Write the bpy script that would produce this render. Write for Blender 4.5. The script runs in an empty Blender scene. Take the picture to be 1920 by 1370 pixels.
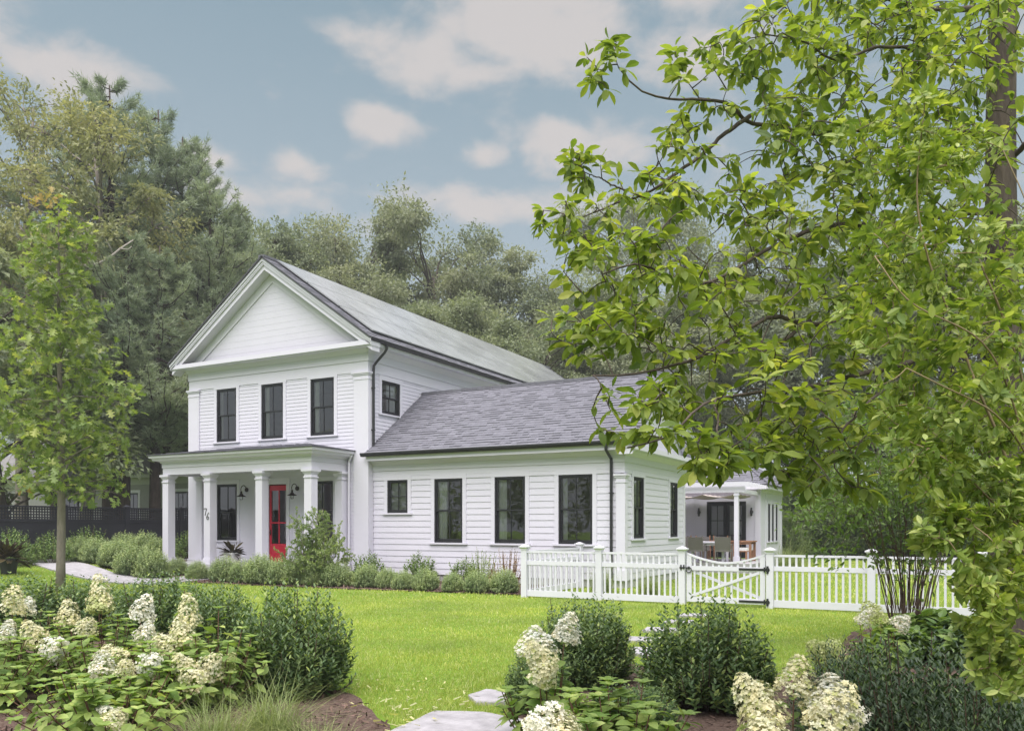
import bpy, math, random
import numpy as np
from mathutils import Vector
R = math.radians
S = bpy.context.scene
COL = S.collection

# ------------------------------------------------------------------ camera, sky, sun, exposure
YAW, EYE, FPX, HORIZ = R(28.2), 1.65, 1536.0, 985.0      # focal length and horizon in 1920 px of width
cam_d = bpy.data.cameras.new("camera")
cam_d.sensor_width = 36.0
cam_d.lens = FPX / 1920 * 36
cam_d.shift_y = (HORIZ - 685) / 1920
cam_d.clip_start, cam_d.clip_end = 0.05, 2000
cam = bpy.data.objects.new("camera", cam_d)
cam.location = (0, 0, EYE)
cam.rotation_euler = (R(90), 0, YAW)
COL.objects.link(cam)
S.camera = cam
S.view_settings.view_transform = 'Standard'
S.view_settings.look = 'None'
S.view_settings.gamma = 1
S.view_settings.use_curve_mapping = False
S.view_settings.exposure = 2.42
S.cycles.max_bounces = 8
S.cycles.transparent_max_bounces = 12
S.cycles.use_denoising = True

SUN_EL, SUN_AZ = R(70), R(164)          # azimuth clockwise from +Y
sl = bpy.data.lights.new("sun", 'SUN')
sl.energy = 1.5
sl.angle = R(85)
sl.color = (1.0, 0.95, 0.92)
sun = bpy.data.objects.new("sun", sl)
sd = Vector((math.sin(SUN_AZ) * math.cos(SUN_EL), math.cos(SUN_AZ) * math.cos(SUN_EL), math.sin(SUN_EL)))
sun.rotation_euler = sd.to_track_quat('Z', 'Y').to_euler()
sun.location = (0, 0, 30)
COL.objects.link(sun)

def pray(u):
    xc = (u - 960) / FPX
    return xc * math.cos(YAW) - math.sin(YAW), xc * math.sin(YAW) + math.cos(YAW)
def at(u, v, d):                        # photo direction at forward distance d
    rx, ry = pray(u)
    return np.array((rx * d, ry * d, EYE + (HORIZ - v) * d / FPX))
def gp(u, v, z=0.0):                    # where that direction meets the ground
    return at(u, v, (EYE - z) * FPX / (v - HORIZ))

W = bpy.data.worlds.new("World")
S.world = W
W.use_nodes = True
def build_world():
    nt = W.node_tree
    nt.nodes.clear()
    N, L = nt.nodes.new, nt.links.new
    def math_n(op, a, b=None, c=None):
        n = N('ShaderNodeMath'); n.operation = op
        for i, x in enumerate((a, b, c)):
            if x is None: continue
            if isinstance(x, (int, float)): n.inputs[i].default_value = x
            else: L(x, n.inputs[i])
        return n.outputs[0]
    tc = N('ShaderNodeTexCoord')
    sky = N('ShaderNodeTexSky')
    sky.sky_type = 'NISHITA'
    sky.sun_disc = False
    sky.sun_elevation, sky.sun_rotation = SUN_EL, SUN_AZ
    sky.air_density, sky.dust_density, sky.ozone_density = 1.0, 2.0, 2.0
    hsv = N('ShaderNodeHueSaturation')
    hsv.inputs['Saturation'].default_value = SKY_SAT
    hsv.inputs['Hue'].default_value = SKY_HUE
    hsv.inputs['Value'].default_value = SKY_VAL
    L(sky.outputs[0], hsv.inputs['Color'])
    sep = N('ShaderNodeSeparateXYZ')
    L(tc.outputs['Generated'], sep.inputs[0])
    az = math_n('ARCTAN2', sep.outputs[0], sep.outputs[1])
    el = math_n('ARCSINE', sep.outputs[2])
    # cloud bank positions: azimuth, elevation (degrees), half widths, strength
    clouds = [(-27.0,31.4,8.5,3.1,1.1), (-34,29.8,5.0,2.1,1.0), (-30.5,28.9,5,1.3,.9), (-36.9,25.8,2.6,1.25,1.05), (-25.2,25.0,3.4,1.9,1.05), (-21,25.0,5,1.8,.95),
              (-29.2,24.2,2.2,1.0,.75), (-43.3,22.9,2.0,1.3,.95), (-47.5,23.0,2.6,1.0,.8), (-45,21.0,5,1.5,.75), (-57,25.9,4.2,1.6,1.0), (-61.8,27.5,3,1.8,.95), (-30,21.4,9,1.3,.78),
              (-17,29,5,3,.8), (-15,33,6,3,.9), (20,32,14,7,.9), (70,35,20,9,.9), (140,40,25,8,.9), (-110,38,18,8,.9), (-160,30,18,7,.9)]
    tot = None
    for (a, e, wa, we, s) in clouds:
        da = math_n('MULTIPLY', math_n('SUBTRACT', az, R(a)), 1 / R(wa))
        de = math_n('MULTIPLY', math_n('SUBTRACT', el, R(e)), 1 / R(we))
        r2 = math_n('ADD', math_n('MULTIPLY', da, da), math_n('MULTIPLY', de, de))
        g = math_n('MULTIPLY', math_n('POWER', 2.718, math_n('MULTIPLY', r2, -0.7)), s)
        tot = g if tot is None else math_n('MAXIMUM', tot, g)
    nz = N('ShaderNodeTexNoise')
    nz.inputs['Scale'].default_value = 11.0
    nz.inputs['Detail'].default_value = 8.0
    nz.inputs['Roughness'].default_value = 0.56
    nz.inputs['Distortion'].default_value = 0.2
    mp = N('ShaderNodeMapping')
    mp.inputs['Scale'].default_value = (1, 1, 1.7)
    L(tc.outputs['Generated'], mp.inputs[0]); L(mp.outputs[0], nz.inputs['Vector'])
    field = math_n('ADD', tot, math_n('MULTIPLY', math_n('SUBTRACT', nz.outputs[0], 0.50), 2.3))
    mr = N('ShaderNodeMapRange')
    mr.interpolation_type = 'SMOOTHSTEP'
    mr.inputs['From Min'].default_value = 0.25
    mr.inputs['From Max'].default_value = 0.92
    L(field, mr.inputs['Value'])
    # thin high veil, thicker towards the horizon
    veil = N('ShaderNodeMapRange')
    veil.inputs['From Min'].default_value = 0.70
    veil.inputs['From Max'].default_value = 0.10
    veil.inputs['To Min'].default_value = VEIL[0]
    veil.inputs['To Max'].default_value = VEIL[1]
    L(sep.outputs[2], veil.inputs['Value'])
    vz = N('ShaderNodeMix'); vz.data_type = 'RGBA'
    L(veil.outputs[0], vz.inputs['Factor']); L(hsv.outputs[0], vz.inputs['A'])
    vz.inputs['B'].default_value = (*VEILCOL, 1)
    cc = N('ShaderNodeMix'); cc.data_type = 'RGBA'
    cl = N('ShaderNodeMath'); cl.operation = 'MULTIPLY'; cl.inputs[1].default_value = 0.86
    L(mr.outputs[0], cl.inputs[0])
    L(cl.outputs[0], cc.inputs['Factor']); L(vz.outputs['Result'], cc.inputs['A'])
    cc.inputs['B'].default_value = (*CLOUDCOL, 1)
    bg = N('ShaderNodeBackground')
    bg.inputs['Strength'].default_value = SKY_STR
    L(cc.outputs['Result'], bg.inputs['Color'])
    out = N('ShaderNodeOutputWorld')
    L(bg.outputs[0], out.inputs['Surface'])
SKY_STR, SKY_SAT, SKY_HUE, SKY_VAL = 0.05, 1.0, 0.452, 0.44
VEIL, VEILCOL, CLOUDCOL = (0.15, 0.92), (1.95, 2.08, 2.28), (2.5, 2.34, 2.28)
build_world()

# ------------------------------------------------------------------ mesh helpers
def wloc(o):
    v = np.zeros(3)
    while o is not None:
        v = v + np.array(o.location); o = o.parent
    return v
def mesh_np(name, V, faces, mat, parent=None, smooth=False, local=False, mats=None, midx=None):
    V = np.asarray(V, dtype=np.float32).reshape(-1, 3)
    if parent is not None and not local: V = V - wloc(parent).astype(np.float32)
    fl = [np.asarray(f, dtype=np.int32) for f in faces if len(f)]
    me = bpy.data.meshes.new(name)
    me.vertices.add(len(V)); me.vertices.foreach_set('co', V.ravel())
    loops = np.concatenate([f.ravel() for f in fl])
    tot = np.concatenate([np.full(len(f), f.shape[1], np.int32) for f in fl])
    st = np.concatenate([[0], np.cumsum(tot)[:-1]]).astype(np.int32)
    me.loops.add(len(loops)); me.loops.foreach_set('vertex_index', loops)
    me.polygons.add(len(tot)); me.polygons.foreach_set('loop_start', st)
    me.polygons.foreach_set('loop_total', tot)
    me.polygons.foreach_set('use_smooth', np.full(len(tot), bool(smooth)))
    for m in (mats or [mat]): me.materials.append(m)
    if midx is not None: me.polygons.foreach_set('material_index', np.asarray(midx, np.int32))
    me.update(calc_edges=True)
    me.validate()
    o = bpy.data.objects.new(name, me)
    COL.objects.link(o)
    if parent is not None: o.parent = parent
    return o

class MB:
    def __init__(self, fr=None): self.v, self.f, self.fr = [], [], fr
    def add(self, vs, fs):
        b = len(self.v)
        self.v += [tuple(self.fr(*p)) if self.fr else tuple(p) for p in vs]
        self.f += [tuple(b + i for i in f) for f in fs]
    def quad(self, *p): self.add(p, [tuple(range(len(p)))])
    def box(self, x0, x1, y0, y1, z0, z1):
        self.add([(x0,y0,z0),(x1,y0,z0),(x1,y1,z0),(x0,y1,z0),(x0,y0,z1),(x1,y0,z1),(x1,y1,z1),(x0,y1,z1)],
                 [(0,3,2,1),(4,5,6,7),(0,1,5,4),(1,2,6,5),(2,3,7,6),(3,0,4,7)])
    def cbox(self, x, y, wx, wy, z0, z1): self.box(x-wx/2, x+wx/2, y-wy/2, y+wy/2, z0, z1)
    def frus(self, x, y, w0, w1, z0, z1):            # square frustum
        a, b = w0/2, w1/2
        self.add([(x-a,y-a,z0),(x+a,y-a,z0),(x+a,y+a,z0),(x-a,y+a,z0),(x-b,y-b,z1),(x+b,y-b,z1),(x+b,y+b,z1),(x-b,y+b,z1)],
                 [(0,3,2,1),(4,5,6,7),(0,1,5,4),(1,2,6,5),(2,3,7,6),(3,0,4,7)])
    def prism(self, A, B):                           # two matching loops of points
        n = len(A)
        self.add(list(A) + list(B), [tuple(range(n))[::-1], tuple(range(n, 2*n))] + [(i,(i+1)%n,n+(i+1)%n,n+i) for i in range(n)])
    def tube(self, path, r, n=8, cap=True):
        P = np.array(path, float); m = len(P)
        r = np.full(m, r) if np.isscalar(r) else np.array(r)
        T = np.gradient(P, axis=0); T /= np.linalg.norm(T, axis=1)[:, None] + 1e-9
        up = np.array((0.13, 0.07, 1.0)) if abs(T[0][2]) < .9 else np.array((1.0, .1, 0))
        vs = []
        for i in range(m):
            a = np.cross(T[i], up); a /= np.linalg.norm(a) + 1e-9
            b = np.cross(a, T[i]); up = b
            for k in range(n):
                t = 2*math.pi*k/n
                vs.append(P[i] + r[i]*(a*math.cos(t) + b*math.sin(t)))
        fs = [(i*n+k, i*n+(k+1)%n, (i+1)*n+(k+1)%n, (i+1)*n+k) for i in range(m-1) for k in range(n)]
        if cap: fs += [tuple(range(n))[::-1], tuple((m-1)*n+k for k in range(n))]
        self.add(vs, fs)
    def lathe(self, c, prof, n=20):                  # profile of (r, z) about a vertical axis
        vs = [(c[0]+r*math.cos(2*math.pi*k/n), c[1]+r*math.sin(2*math.pi*k/n), c[2]+z) for r, z in prof for k in range(n)]
        fs = [(i*n+k, i*n+(k+1)%n, (i+1)*n+(k+1)%n, (i+1)*n+k) for i in range(len(prof)-1) for k in range(n)]
        self.add(vs, fs)
    def build(self, name, mat, parent=None, smooth=False, local=False, label=None):
        by = {}
        for f in self.f: by.setdefault(len(f), []).append(f)
        o = mesh_np(name, self.v, [by[k] for k in sorted(by)], mat, parent, smooth, local)
        if label: o['label'] = label
        return o

def tag(o, label, cat, group=None):
    o['label'] = label; o['category'] = cat
    if group: o['group'] = group
    return o
def thing(name, label, cat, loc=(0,0,0), group=None, rz=0, sc=1):
    o = bpy.data.objects.new(name, None)
    o.empty_display_size = .1
    o.location = tuple(float(q) for q in loc); o.rotation_euler = (0,0,rz); o.scale = (sc,)*3 if np.isscalar(sc) else sc
    COL.objects.link(o)
    return tag(o, label, cat, group)
def struct(o, kind='structure'):
    o['kind'] = kind
    return o
def copy_tree(o, parent=None):
    c = o.copy(); COL.objects.link(c)
    if parent is not None: c.parent = parent
    for ch in list(o.children): copy_tree(ch, c)
    return c

# ------------------------------------------------------------------ materials
def nodes(name):
    m = bpy.data.materials.new(name); m.use_nodes = True
    nt = m.node_tree; nt.nodes.clear()
    return m, nt, nt.nodes.new, nt.links.new
def pmat(name, col, rough=.6, var=0.0, scale=4.0, bump=0.0, bscale=60.0, spec=.4, metal=0.0, col2=None, stretch=(1,1,1), coat=0.0, island=0.0):
    m, nt, N, L = nodes(name)
    p = N('ShaderNodeBsdfPrincipled'); out = N('ShaderNodeOutputMaterial'); L(p.outputs[0], out.inputs[0])
    p.inputs['Roughness'].default_value = rough
    p.inputs['Metallic'].default_value = metal
    p.inputs['Specular IOR Level'].default_value = spec
    p.inputs['Coat Weight'].default_value = coat
    p.inputs['Base Color'].default_value = (*col, 1)
    tc = N('ShaderNodeTexCoord'); mp = N('ShaderNodeMapping'); mp.inputs['Scale'].default_value = stretch
    L(tc.outputs['Object'], mp.inputs[0])
    src = None
    if var or col2:
        nz = N('ShaderNodeTexNoise'); nz.inputs['Scale'].default_value = scale; nz.inputs['Detail'].default_value = 6
        nz.inputs['Roughness'].default_value = .65
        L(mp.outputs[0], nz.inputs['Vector'])
        mr = N('ShaderNodeMapRange'); mr.inputs['From Min'].default_value = .3; mr.inputs['From Max'].default_value = .7
        L(nz.outputs[0], mr.inputs[0])
        mx = N('ShaderNodeMix'); mx.data_type = 'RGBA'
        a = col if col2 else tuple(c*(1-var) for c in col); b = col2 or tuple(min(1, c*(1+var)) for c in col)
        mx.inputs['A'].default_value = (*a, 1); mx.inputs['B'].default_value = (*b, 1)
        L(mr.outputs[0], mx.inputs['Factor']); src = mx.outputs['Result']
    if island:
        g = N('ShaderNodeNewGeometry')
        mr = N('ShaderNodeMapRange'); mr.inputs['To Min'].default_value = 1-island; mr.inputs['To Max'].default_value = 1+island
        L(g.outputs['Random Per Island'], mr.inputs[0])
        mu = N('ShaderNodeMix'); mu.data_type = 'RGBA'; mu.blend_type = 'MULTIPLY'; mu.inputs['Factor'].default_value = 1
        if src: L(src, mu.inputs['A'])
        else: mu.inputs['A'].default_value = (*col, 1)
        L(mr.outputs[0], mu.inputs['B']); src = mu.outputs['Result']
    if src: L(src, p.inputs['Base Color'])
    if bump:
        nb = N('ShaderNodeTexNoise'); nb.inputs['Scale'].default_value = bscale; nb.inputs['Detail'].default_value = 5
        L(mp.outputs[0], nb.inputs['Vector'])
        bp = N('ShaderNodeBump'); bp.inputs['Strength'].default_value = bump; bp.inputs['Distance'].default_value = .02
        L(nb.outputs[0], bp.inputs['Height']); L(bp.outputs[0], p.inputs['Normal'])
    return m
def leafmat(name, ca, cb, trans=.35, rough=.45, tcol=None, accent=None, acc=0.0, spec=.3, patch=.22, pscale=.9):
    m, nt, N, L = nodes(name)
    g = N('ShaderNodeNewGeometry')
    rp = N('ShaderNodeValToRGB')
    e = rp.color_ramp.elements
    e[0].position, e[0].color = 0, (*ca, 1)
    e[1].position, e[1].color = 1 - acc if accent else 1, (*cb, 1)
    if accent:
        x = e.new(min(.999, 1 - acc + .01)); x.color = (*accent, 1)
    L(g.outputs['Random Per Island'], rp.inputs[0])
    p = N('ShaderNodeBsdfPrincipled'); p.inputs['Roughness'].default_value = rough
    p.inputs['Specular IOR Level'].default_value = spec
    # slow drift of hue and value from patch to patch, as real foliage has
    tc = N('ShaderNodeTexCoord'); nz = N('ShaderNodeTexNoise'); nz.inputs['Scale'].default_value = pscale; nz.inputs['Detail'].default_value = 3
    L(tc.outputs['Object'], nz.inputs['Vector'])
    pr = N('ShaderNodeMapRange'); pr.inputs['From Min'].default_value = .32; pr.inputs['From Max'].default_value = .68
    L(nz.outputs[0], pr.inputs[0])
    pm = N('ShaderNodeMix'); pm.data_type = 'RGBA'; L(pr.outputs[0], pm.inputs['Factor'])
    pm.inputs['A'].default_value = (1-patch, 1-patch*.8, 1-patch*.6, 1); pm.inputs['B'].default_value = (1+patch*1.1, 1+patch*.8, 1+patch*.4, 1)
    pc = N('ShaderNodeMix'); pc.data_type = 'RGBA'; pc.blend_type = 'MULTIPLY'; pc.inputs['Factor'].default_value = 1
    L(rp.outputs[0], pc.inputs['A']); L(pm.outputs['Result'], pc.inputs['B'])
    col = pc.outputs['Result']
    L(col, p.inputs['Base Color'])
    t = N('ShaderNodeBsdfTranslucent')
    mu = N('ShaderNodeMix'); mu.data_type = 'RGBA'; mu.blend_type = 'MULTIPLY'; mu.inputs['Factor'].default_value = 1
    L(col, mu.inputs['A']); mu.inputs['B'].default_value = (*(tcol or (1.5, 1.6, .6)), 1)
    L(mu.outputs['Result'], t.inputs['Color'])
    mix = N('ShaderNodeMixShader'); mix.inputs[0].default_value = trans
    L(p.outputs[0], mix.inputs[1]); L(t.outputs[0], mix.inputs[2])
    out = N('ShaderNodeOutputMaterial'); L(mix.outputs[0], out.inputs[0])
    return m
def glassmat(name, tint=(.75,.8,.8), refl=1.0):
    m, nt, N, L = nodes(name)
    tr = N('ShaderNodeBsdfTransparent'); tr.inputs[0].default_value = (*tint, 1)
    gl = N('ShaderNodeBsdfGlossy'); gl.inputs['Roughness'].default_value = .015
    fr = N('ShaderNodeFresnel'); fr.inputs[0].default_value = 1.7
    tc = N('ShaderNodeTexCoord'); nz = N('ShaderNodeTexNoise'); nz.inputs['Scale'].default_value = 1.6
    L(tc.outputs['Object'], nz.inputs['Vector'])
    bp = N('ShaderNodeBump'); bp.inputs['Strength'].default_value = .03; bp.inputs['Distance'].default_value = .05
    L(nz.outputs[0], bp.inputs['Height']); L(bp.outputs[0], gl.inputs['Normal'])
    mu = N('ShaderNodeMath'); mu.operation = 'MULTIPLY'; mu.inputs[1].default_value = refl; mu.use_clamp = True
    L(fr.outputs[0], mu.inputs[0])
    mix = N('ShaderNodeMixShader'); L(mu.outputs[0], mix.inputs[0]); L(tr.outputs[0], mix.inputs[1]); L(gl.outputs[0], mix.inputs[2])
    out = N('ShaderNodeOutputMaterial'); L(mix.outputs[0], out.inputs[0])
    return m

M = {}
M['white'] = pmat('white_paint', (.63,.612,.70), .45, var=.025, scale=1.3, bump=.06, bscale=35, spec=.3)
M['trim'] = pmat('white_trim_paint', (.65,.632,.72), .4, var=.015, scale=2, spec=.3)
M['vinyl'] = pmat('white_fence_paint', (.66,.65,.73), .42, var=.03, scale=3, spec=.35)
M['black'] = pmat('black_window_paint', (.022,.022,.027), .4, spec=.4)
M['metal'] = pmat('black_metal', (.02,.02,.023), .38, spec=.5, var=.15, scale=9)
M['bronze'] = pmat('dark_bronze_metal', (.03,.018,.016), .35, metal=.5, spec=.5)
M['shingle'] = pmat('grey_asphalt_shingle', (.160,.158,.186), .9, var=.10, scale=9, bump=.5, bscale=220, spec=.2, island=.11)
M['shingle_base'] = pmat('shingle_underlay', (.06,.06,.07), .95)
M['solar'] = pmat('solar_glass', (.28,.29,.30), .18, spec=1.0, var=.25, scale=.7)
M['solar_frame'] = pmat('solar_frame', (.03,.03,.035), .4)
M['glass'] = glassmat('window_glass', (.95,.97,.97), 2.3)
M['curtain'] = pmat('pale_curtain', (.90,.90,.91), .9, var=.05)
M['room'] = pmat('room_wall', (.24,.22,.19), .9, var=.1)
M['blind'] = pmat('lilac_grey_blind', (.55,.53,.60), .8)
M['red'] = pmat('red_door_paint', (.55,.015,.045), .35, spec=.5)
M['porchfloor'] = pmat('porch_stone', (.42,.42,.43), .7, var=.1)
M['bluestone'] = pmat('bluestone', (.33,.315,.34), .85, var=.24, scale=5.5, bump=.45, bscale=24, spec=.25)
M['granite'] = pmat('granite_curb', (.42,.41,.41), .85, var=.2, scale=25, bump=.3)
M['asphalt'] = pmat('driveway_asphalt', (.13,.125,.125), .95, var=.2, scale=6, bump=.4, bscale=120, spec=.2)
M['blackfence'] = pmat('near_black_fence_paint', (.022,.022,.030), .55, var=.15, scale=2, spec=.3)
M['canvas'] = pmat('beige_canvas', (.42,.37,.34), .9, var=.1)
M['wicker'] = pmat('grey_wicker', (.17,.155,.15), .8, var=.3, scale=60, bump=.6, bscale=90)
M['teak'] = pmat('teak', (.30,.155,.095), .55, var=.2, scale=8, stretch=(1,1,6))
M['cushion'] = pmat('white_cushion', (.72,.71,.72), .9)
M['pot'] = pmat('dark_plastic_pot', (.03,.03,.035), .6)
M['whitepot'] = pmat('white_planter', (.72,.71,.71), .6)
M['mulch'] = pmat('dark_mulch', (.055,.034,.028), .95, col2=(.17,.12,.10), scale=38, bump=1.0, bscale=70, spec=.15)
M['chip'] = pmat('mulch_chips', (.13,.085,.07), .9, island=.6, spec=.15)
M['soil'] = pmat('lawn_soil', (.10,.17,.02), .95, col2=(.16,.25,.035), scale=5, bump=.6, bscale=90, spec=.1)
M['bark'] = pmat('brown_bark', (.085,.068,.058), .9, var=.4, scale=9, bump=1.0, bscale=26, stretch=(1,1,.22), spec=.15)
M['greybark'] = pmat('grey_bark', (.19,.165,.145), .9, var=.3, scale=14, bump=.8, bscale=40, stretch=(1,1,.25), spec=.15)
M['pinebark'] = pmat('dark_pine_bark', (.055,.042,.038), .95, var=.4, scale=7, bump=1.0, bscale=18, stretch=(1,1,.3), spec=.1)
M['deadwood'] = pmat('bleached_dead_wood', (.33,.30,.27), .9, var=.25, scale=8)
M['twig'] = pmat('brown_twig', (.11,.07,.052), .8, var=.3, scale=12)
M['stem'] = pmat('green_stem', (.13,.16,.05), .7)
M['redstem'] = pmat('reddish_stem', (.13,.065,.045), .7, var=.2)
# ------------------------------------------------------------------ ground
def sst(x): x = np.clip(x, 0, 1); return x*x*(3-2*x)
def gz(x, y):                                        # the ground rises a little to the left
    return .40*sst((-20.5-np.asarray(x, float))/5.5)
gxs = np.unique(np.concatenate([np.linspace(-300,-60,9), np.linspace(-60,30,181), np.linspace(30,300,9)]))
gys = np.unique(np.concatenate([np.linspace(-120,-4,9), np.linspace(-4,60,129), np.linspace(60,500,12)]))
from mathutils.geometry import delaunay_2d_cdt
def inside(P, x, y):
    x, y = np.asarray(x, float), np.asarray(y, float); c = np.zeros(x.shape, bool)
    n = len(P)
    for i in range(n):
        (x0, y0), (x1, y1) = P[i][:2], P[(i+1) % n][:2]
        if y0 == y1: continue
        k = ((y0 > y) != (y1 > y)) & (x < (x1-x0)*(y-y0)/(y1-y0)+x0)
        c ^= k
    return c
def sheet(name, poly, mat, lift=.004, res=.5, kind='structure', thick=0, wob=0):
    """flat polygon laid over the ground, cut into a grid so that it follows the rise"""
    P = np.array(poly, float); n = len(P); D = []
    rr = random.Random(7)
    for i in range(n):
        a, b = P[i], P[(i+1) % n]
        k = max(1, int(np.linalg.norm(b-a)/(.25 if wob else res)))
        D += [a + (b-a)*t/k + np.array((rr.uniform(-wob,wob), rr.uniform(-wob,wob))) for t in range(k)]
    m = len(D)
    gx, gy = np.meshgrid(np.arange(P[:,0].min()+res/2, P[:,0].max(), res), np.arange(P[:,1].min()+res/2, P[:,1].max(), res))
    gx, gy = gx.ravel(), gy.ravel(); k = inside(D, gx, gy); pts = list(D) + list(zip(gx[k], gy[k]))
    r = delaunay_2d_cdt([Vector((float(p[0]), float(p[1]))) for p in pts], [], [list(range(m))], 1, 1e-4)
    V = np.array([(p.x, p.y) for p in r[0]]); V3 = np.column_stack([V, gz(V[:,0], V[:,1])+lift])
    T = np.array([f for f in r[2] if len(f) == 3]); F = [T]
    if thick:
        base = len(V3); E = np.array(D); V3 = np.vstack([V3, np.column_stack([E, gz(E[:,0], E[:,1])+lift]), np.column_stack([E, gz(E[:,0], E[:,1])+lift-thick])])
        F.append(np.array([(base+i, base+(i+1)%m, base+m+(i+1)%m, base+m+i) for i in range(m)]))
    o = mesh_np(name, V3, F, mat)
    return struct(o, kind) if kind else o
GX, GY = np.meshgrid(gxs, gys)
GV = np.column_stack([GX.ravel(), GY.ravel(), gz(GX, GY).ravel()-.012])
nx, ny = len(gxs), len(gys)
ii, jj = np.meshgrid(np.arange(nx-1), np.arange(ny-1))
b0 = (jj*nx+ii).ravel()
struct(mesh_np('lawn', GV, [np.column_stack([b0, b0+1, b0+nx+1, b0+nx])], M['soil'], smooth=True))

def pxy(*pts): return [tuple(gp(u, v)[:2]) for u, v in pts]
BEDS = {
 'left_front': [(-9.5,5.6)] + [tuple(at(u,0,d)[:2]) for u, d in [(-150,13.2),(120,12.6),(300,11.6),(470,9.6),(600,8.7),(668,7.75),(742,6.75),(700,4.2)]] + [(-3.6,2.2),(-9.5,2.2)],
 'right_front': [tuple(at(u,0,d)[:2]) for u, d in [(985,6.0),(962,7.4),(975,9.6),(1120,10.3),(1200,9.6),(1260,8.9),(1480,8.6),(1560,9.6),(1600,12.6),(1700,14.6),(1930,13.2),(2300,9.0)]] + [(2.0,1.5),(-1.6,2.6),(-1.9,4.4)],
 'house_row': [(-20.0,16.55),(-17,16.6),(-13.5,16.8),(-9.0,17.3),(-8.85,20.4),(-15.9,20.4),(-16.4,18.3),(-19.4,17.6),(-20.1,17.5)],
 'porch_left': [(-25.2,17.9),(-24.6,17.3),(-22.6,16.75),(-21.55,16.75),(-21.3,18.2),(-23.6,18.6),(-23.9,21),(-25.0,21)],
 'fence_foot': [(-27.0,10),(-26.55,10),(-26.55,33.5),(-27.0,33.5)],
}
for nm, P in BEDS.items(): sheet('mulch_bed', P, M['mulch'], .014, wob=.05)
PATH = [(-26.3,15.9),(-24.2,15.35),(-22.2,15.15),(-20.2,15.25),(-19.6,15.6),(-19.75,16.6),(-19.9,17.75),(-16.6,17.75),(-16.5,18.38),(-23.3,18.38),(-23.2,18.0),(-21.35,18.0),(-21.45,16.72),(-23.0,16.6),(-24.9,17.1),(-26.3,17.5)]
PATH_A = [(-26.3,15.9),(-24.2,15.35),(-22.2,15.15),(-20.2,15.25),(-19.6,15.6),(-19.75,16.6),(-21.45,16.72),(-23.0,16.6),(-24.9,17.1),(-26.3,17.5)]
PATH_B = [(-21.40,16.60),(-19.80,16.60),(-19.9,18.38),(-21.35,18.38)]
PATH_C = [(-19.9,17.75),(-16.6,17.75),(-16.5,18.36),(-19.9,18.36)]
sheet('stone_path', PATH_A, M['bluestone'], .03, thick=.05)
sheet('stone_path', PATH_B, M['bluestone'], .034, thick=.05)
sheet('stone_path', PATH_C, M['bluestone'], .030, thick=.05)
DRIVE = [(-26.5,4),(-26.5,34),(-24.6,34),(-24.6,19),(-25.0,17.8),(-26.0,17.5),(-26.2,15.9),(-25.6,14.6),(-25.2,4)]
sheet('driveway', DRIVE, M['asphalt'], .010)
cb = MB()
for k in range(24):
    y0 = 6 + k*1.15
    cb.box(-26.56, -26.42, y0, y0+1.14, .30, .53)
struct(cb.build('kerb', M['granite']))
PATIO = [(-13.5,28.6),(-6.0,28.6),(-6.0,33.05),(-13.5,33.05)]
pb = MB(); pb.box(-13.5,-6.0,28.6,33.05,-.05,.34)
struct(pb.build('patio', M['bluestone']))

# stepping stones across the lawn to the gate
STONES = [
 ([(725,1378),(815,1336),(905,1338),(978,1352),(992,1378)], "large pale bluestone slab at the near edge of the lawn"),
 ([(878,1306),(912,1295),(966,1298),(972,1319),(893,1319)], "small pale stepping stone just behind the large slab, edged by grass"),
 ([(1178,1224),(1192,1215),(1262,1217),(1268,1227),(1204,1231)], "stepping stone half hidden behind the white hydrangea, nearest of those leading to the gate"),
 ([(1172,1203),(1182,1195),(1246,1197),(1250,1204)], "flat stepping stone in the middle of the run to the gate"),
 ([(1204,1184),(1214,1177),(1270,1179),(1274,1185)], "thin stepping stone in the lawn, third before the gate"),
 ([(1244,1168),(1252,1163),(1300,1164),(1302,1169)], "thin stepping stone in the lawn, second before the gate"),
 ([(1272,1156),(1280,1151),(1322,1152),(1326,1156)], "stepping stone in the grass right in front of the gate"),
]
STONE_XY = []
for pts, lab in STONES:
    P = np.array(pxy(*pts)); STONE_XY.append(P)
    c = P.mean(0); n = len(P)
    Q = []
    for i in range(n):
        for t in np.linspace(0, 1, 6)[:-1]:
            w = P[i]*(1-t) + P[(i+1) % n]*t
            Q.append(c + (w-c)*(1 + .018*math.sin(9*t+i*3)))
    m = len(Q); mb = MB()
    top = [(x, y, .024) for x, y in Q]; mid = [(c[0]+(x-c[0])*1.012, c[1]+(y-c[1])*1.012, .014) for x, y in Q]; bot = [(a, b, -.03) for a, b, _ in mid]
    mb.add(top+mid+bot, [tuple(range(m))] + [(r*m+i, r*m+m+i, r*m+m+(i+1)%m, r*m+(i+1)%m) for r in range(2) for i in range(m)])
    tag(mb.build('stepping_stone', M['bluestone']), lab, 'stepping stone', 'stepping stones crossing the lawn')

# ------------------------------------------------------------------ the house
def frS(Y): return lambda u, n, z: (u, Y-n, z)
def frE(X): return lambda u, n, z: (X+n, u, z)
def frW(X): return lambda u, n, z: (X-n, u, z)
def frN(Y): return lambda u, n, z: (u, Y+n, z)

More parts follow.
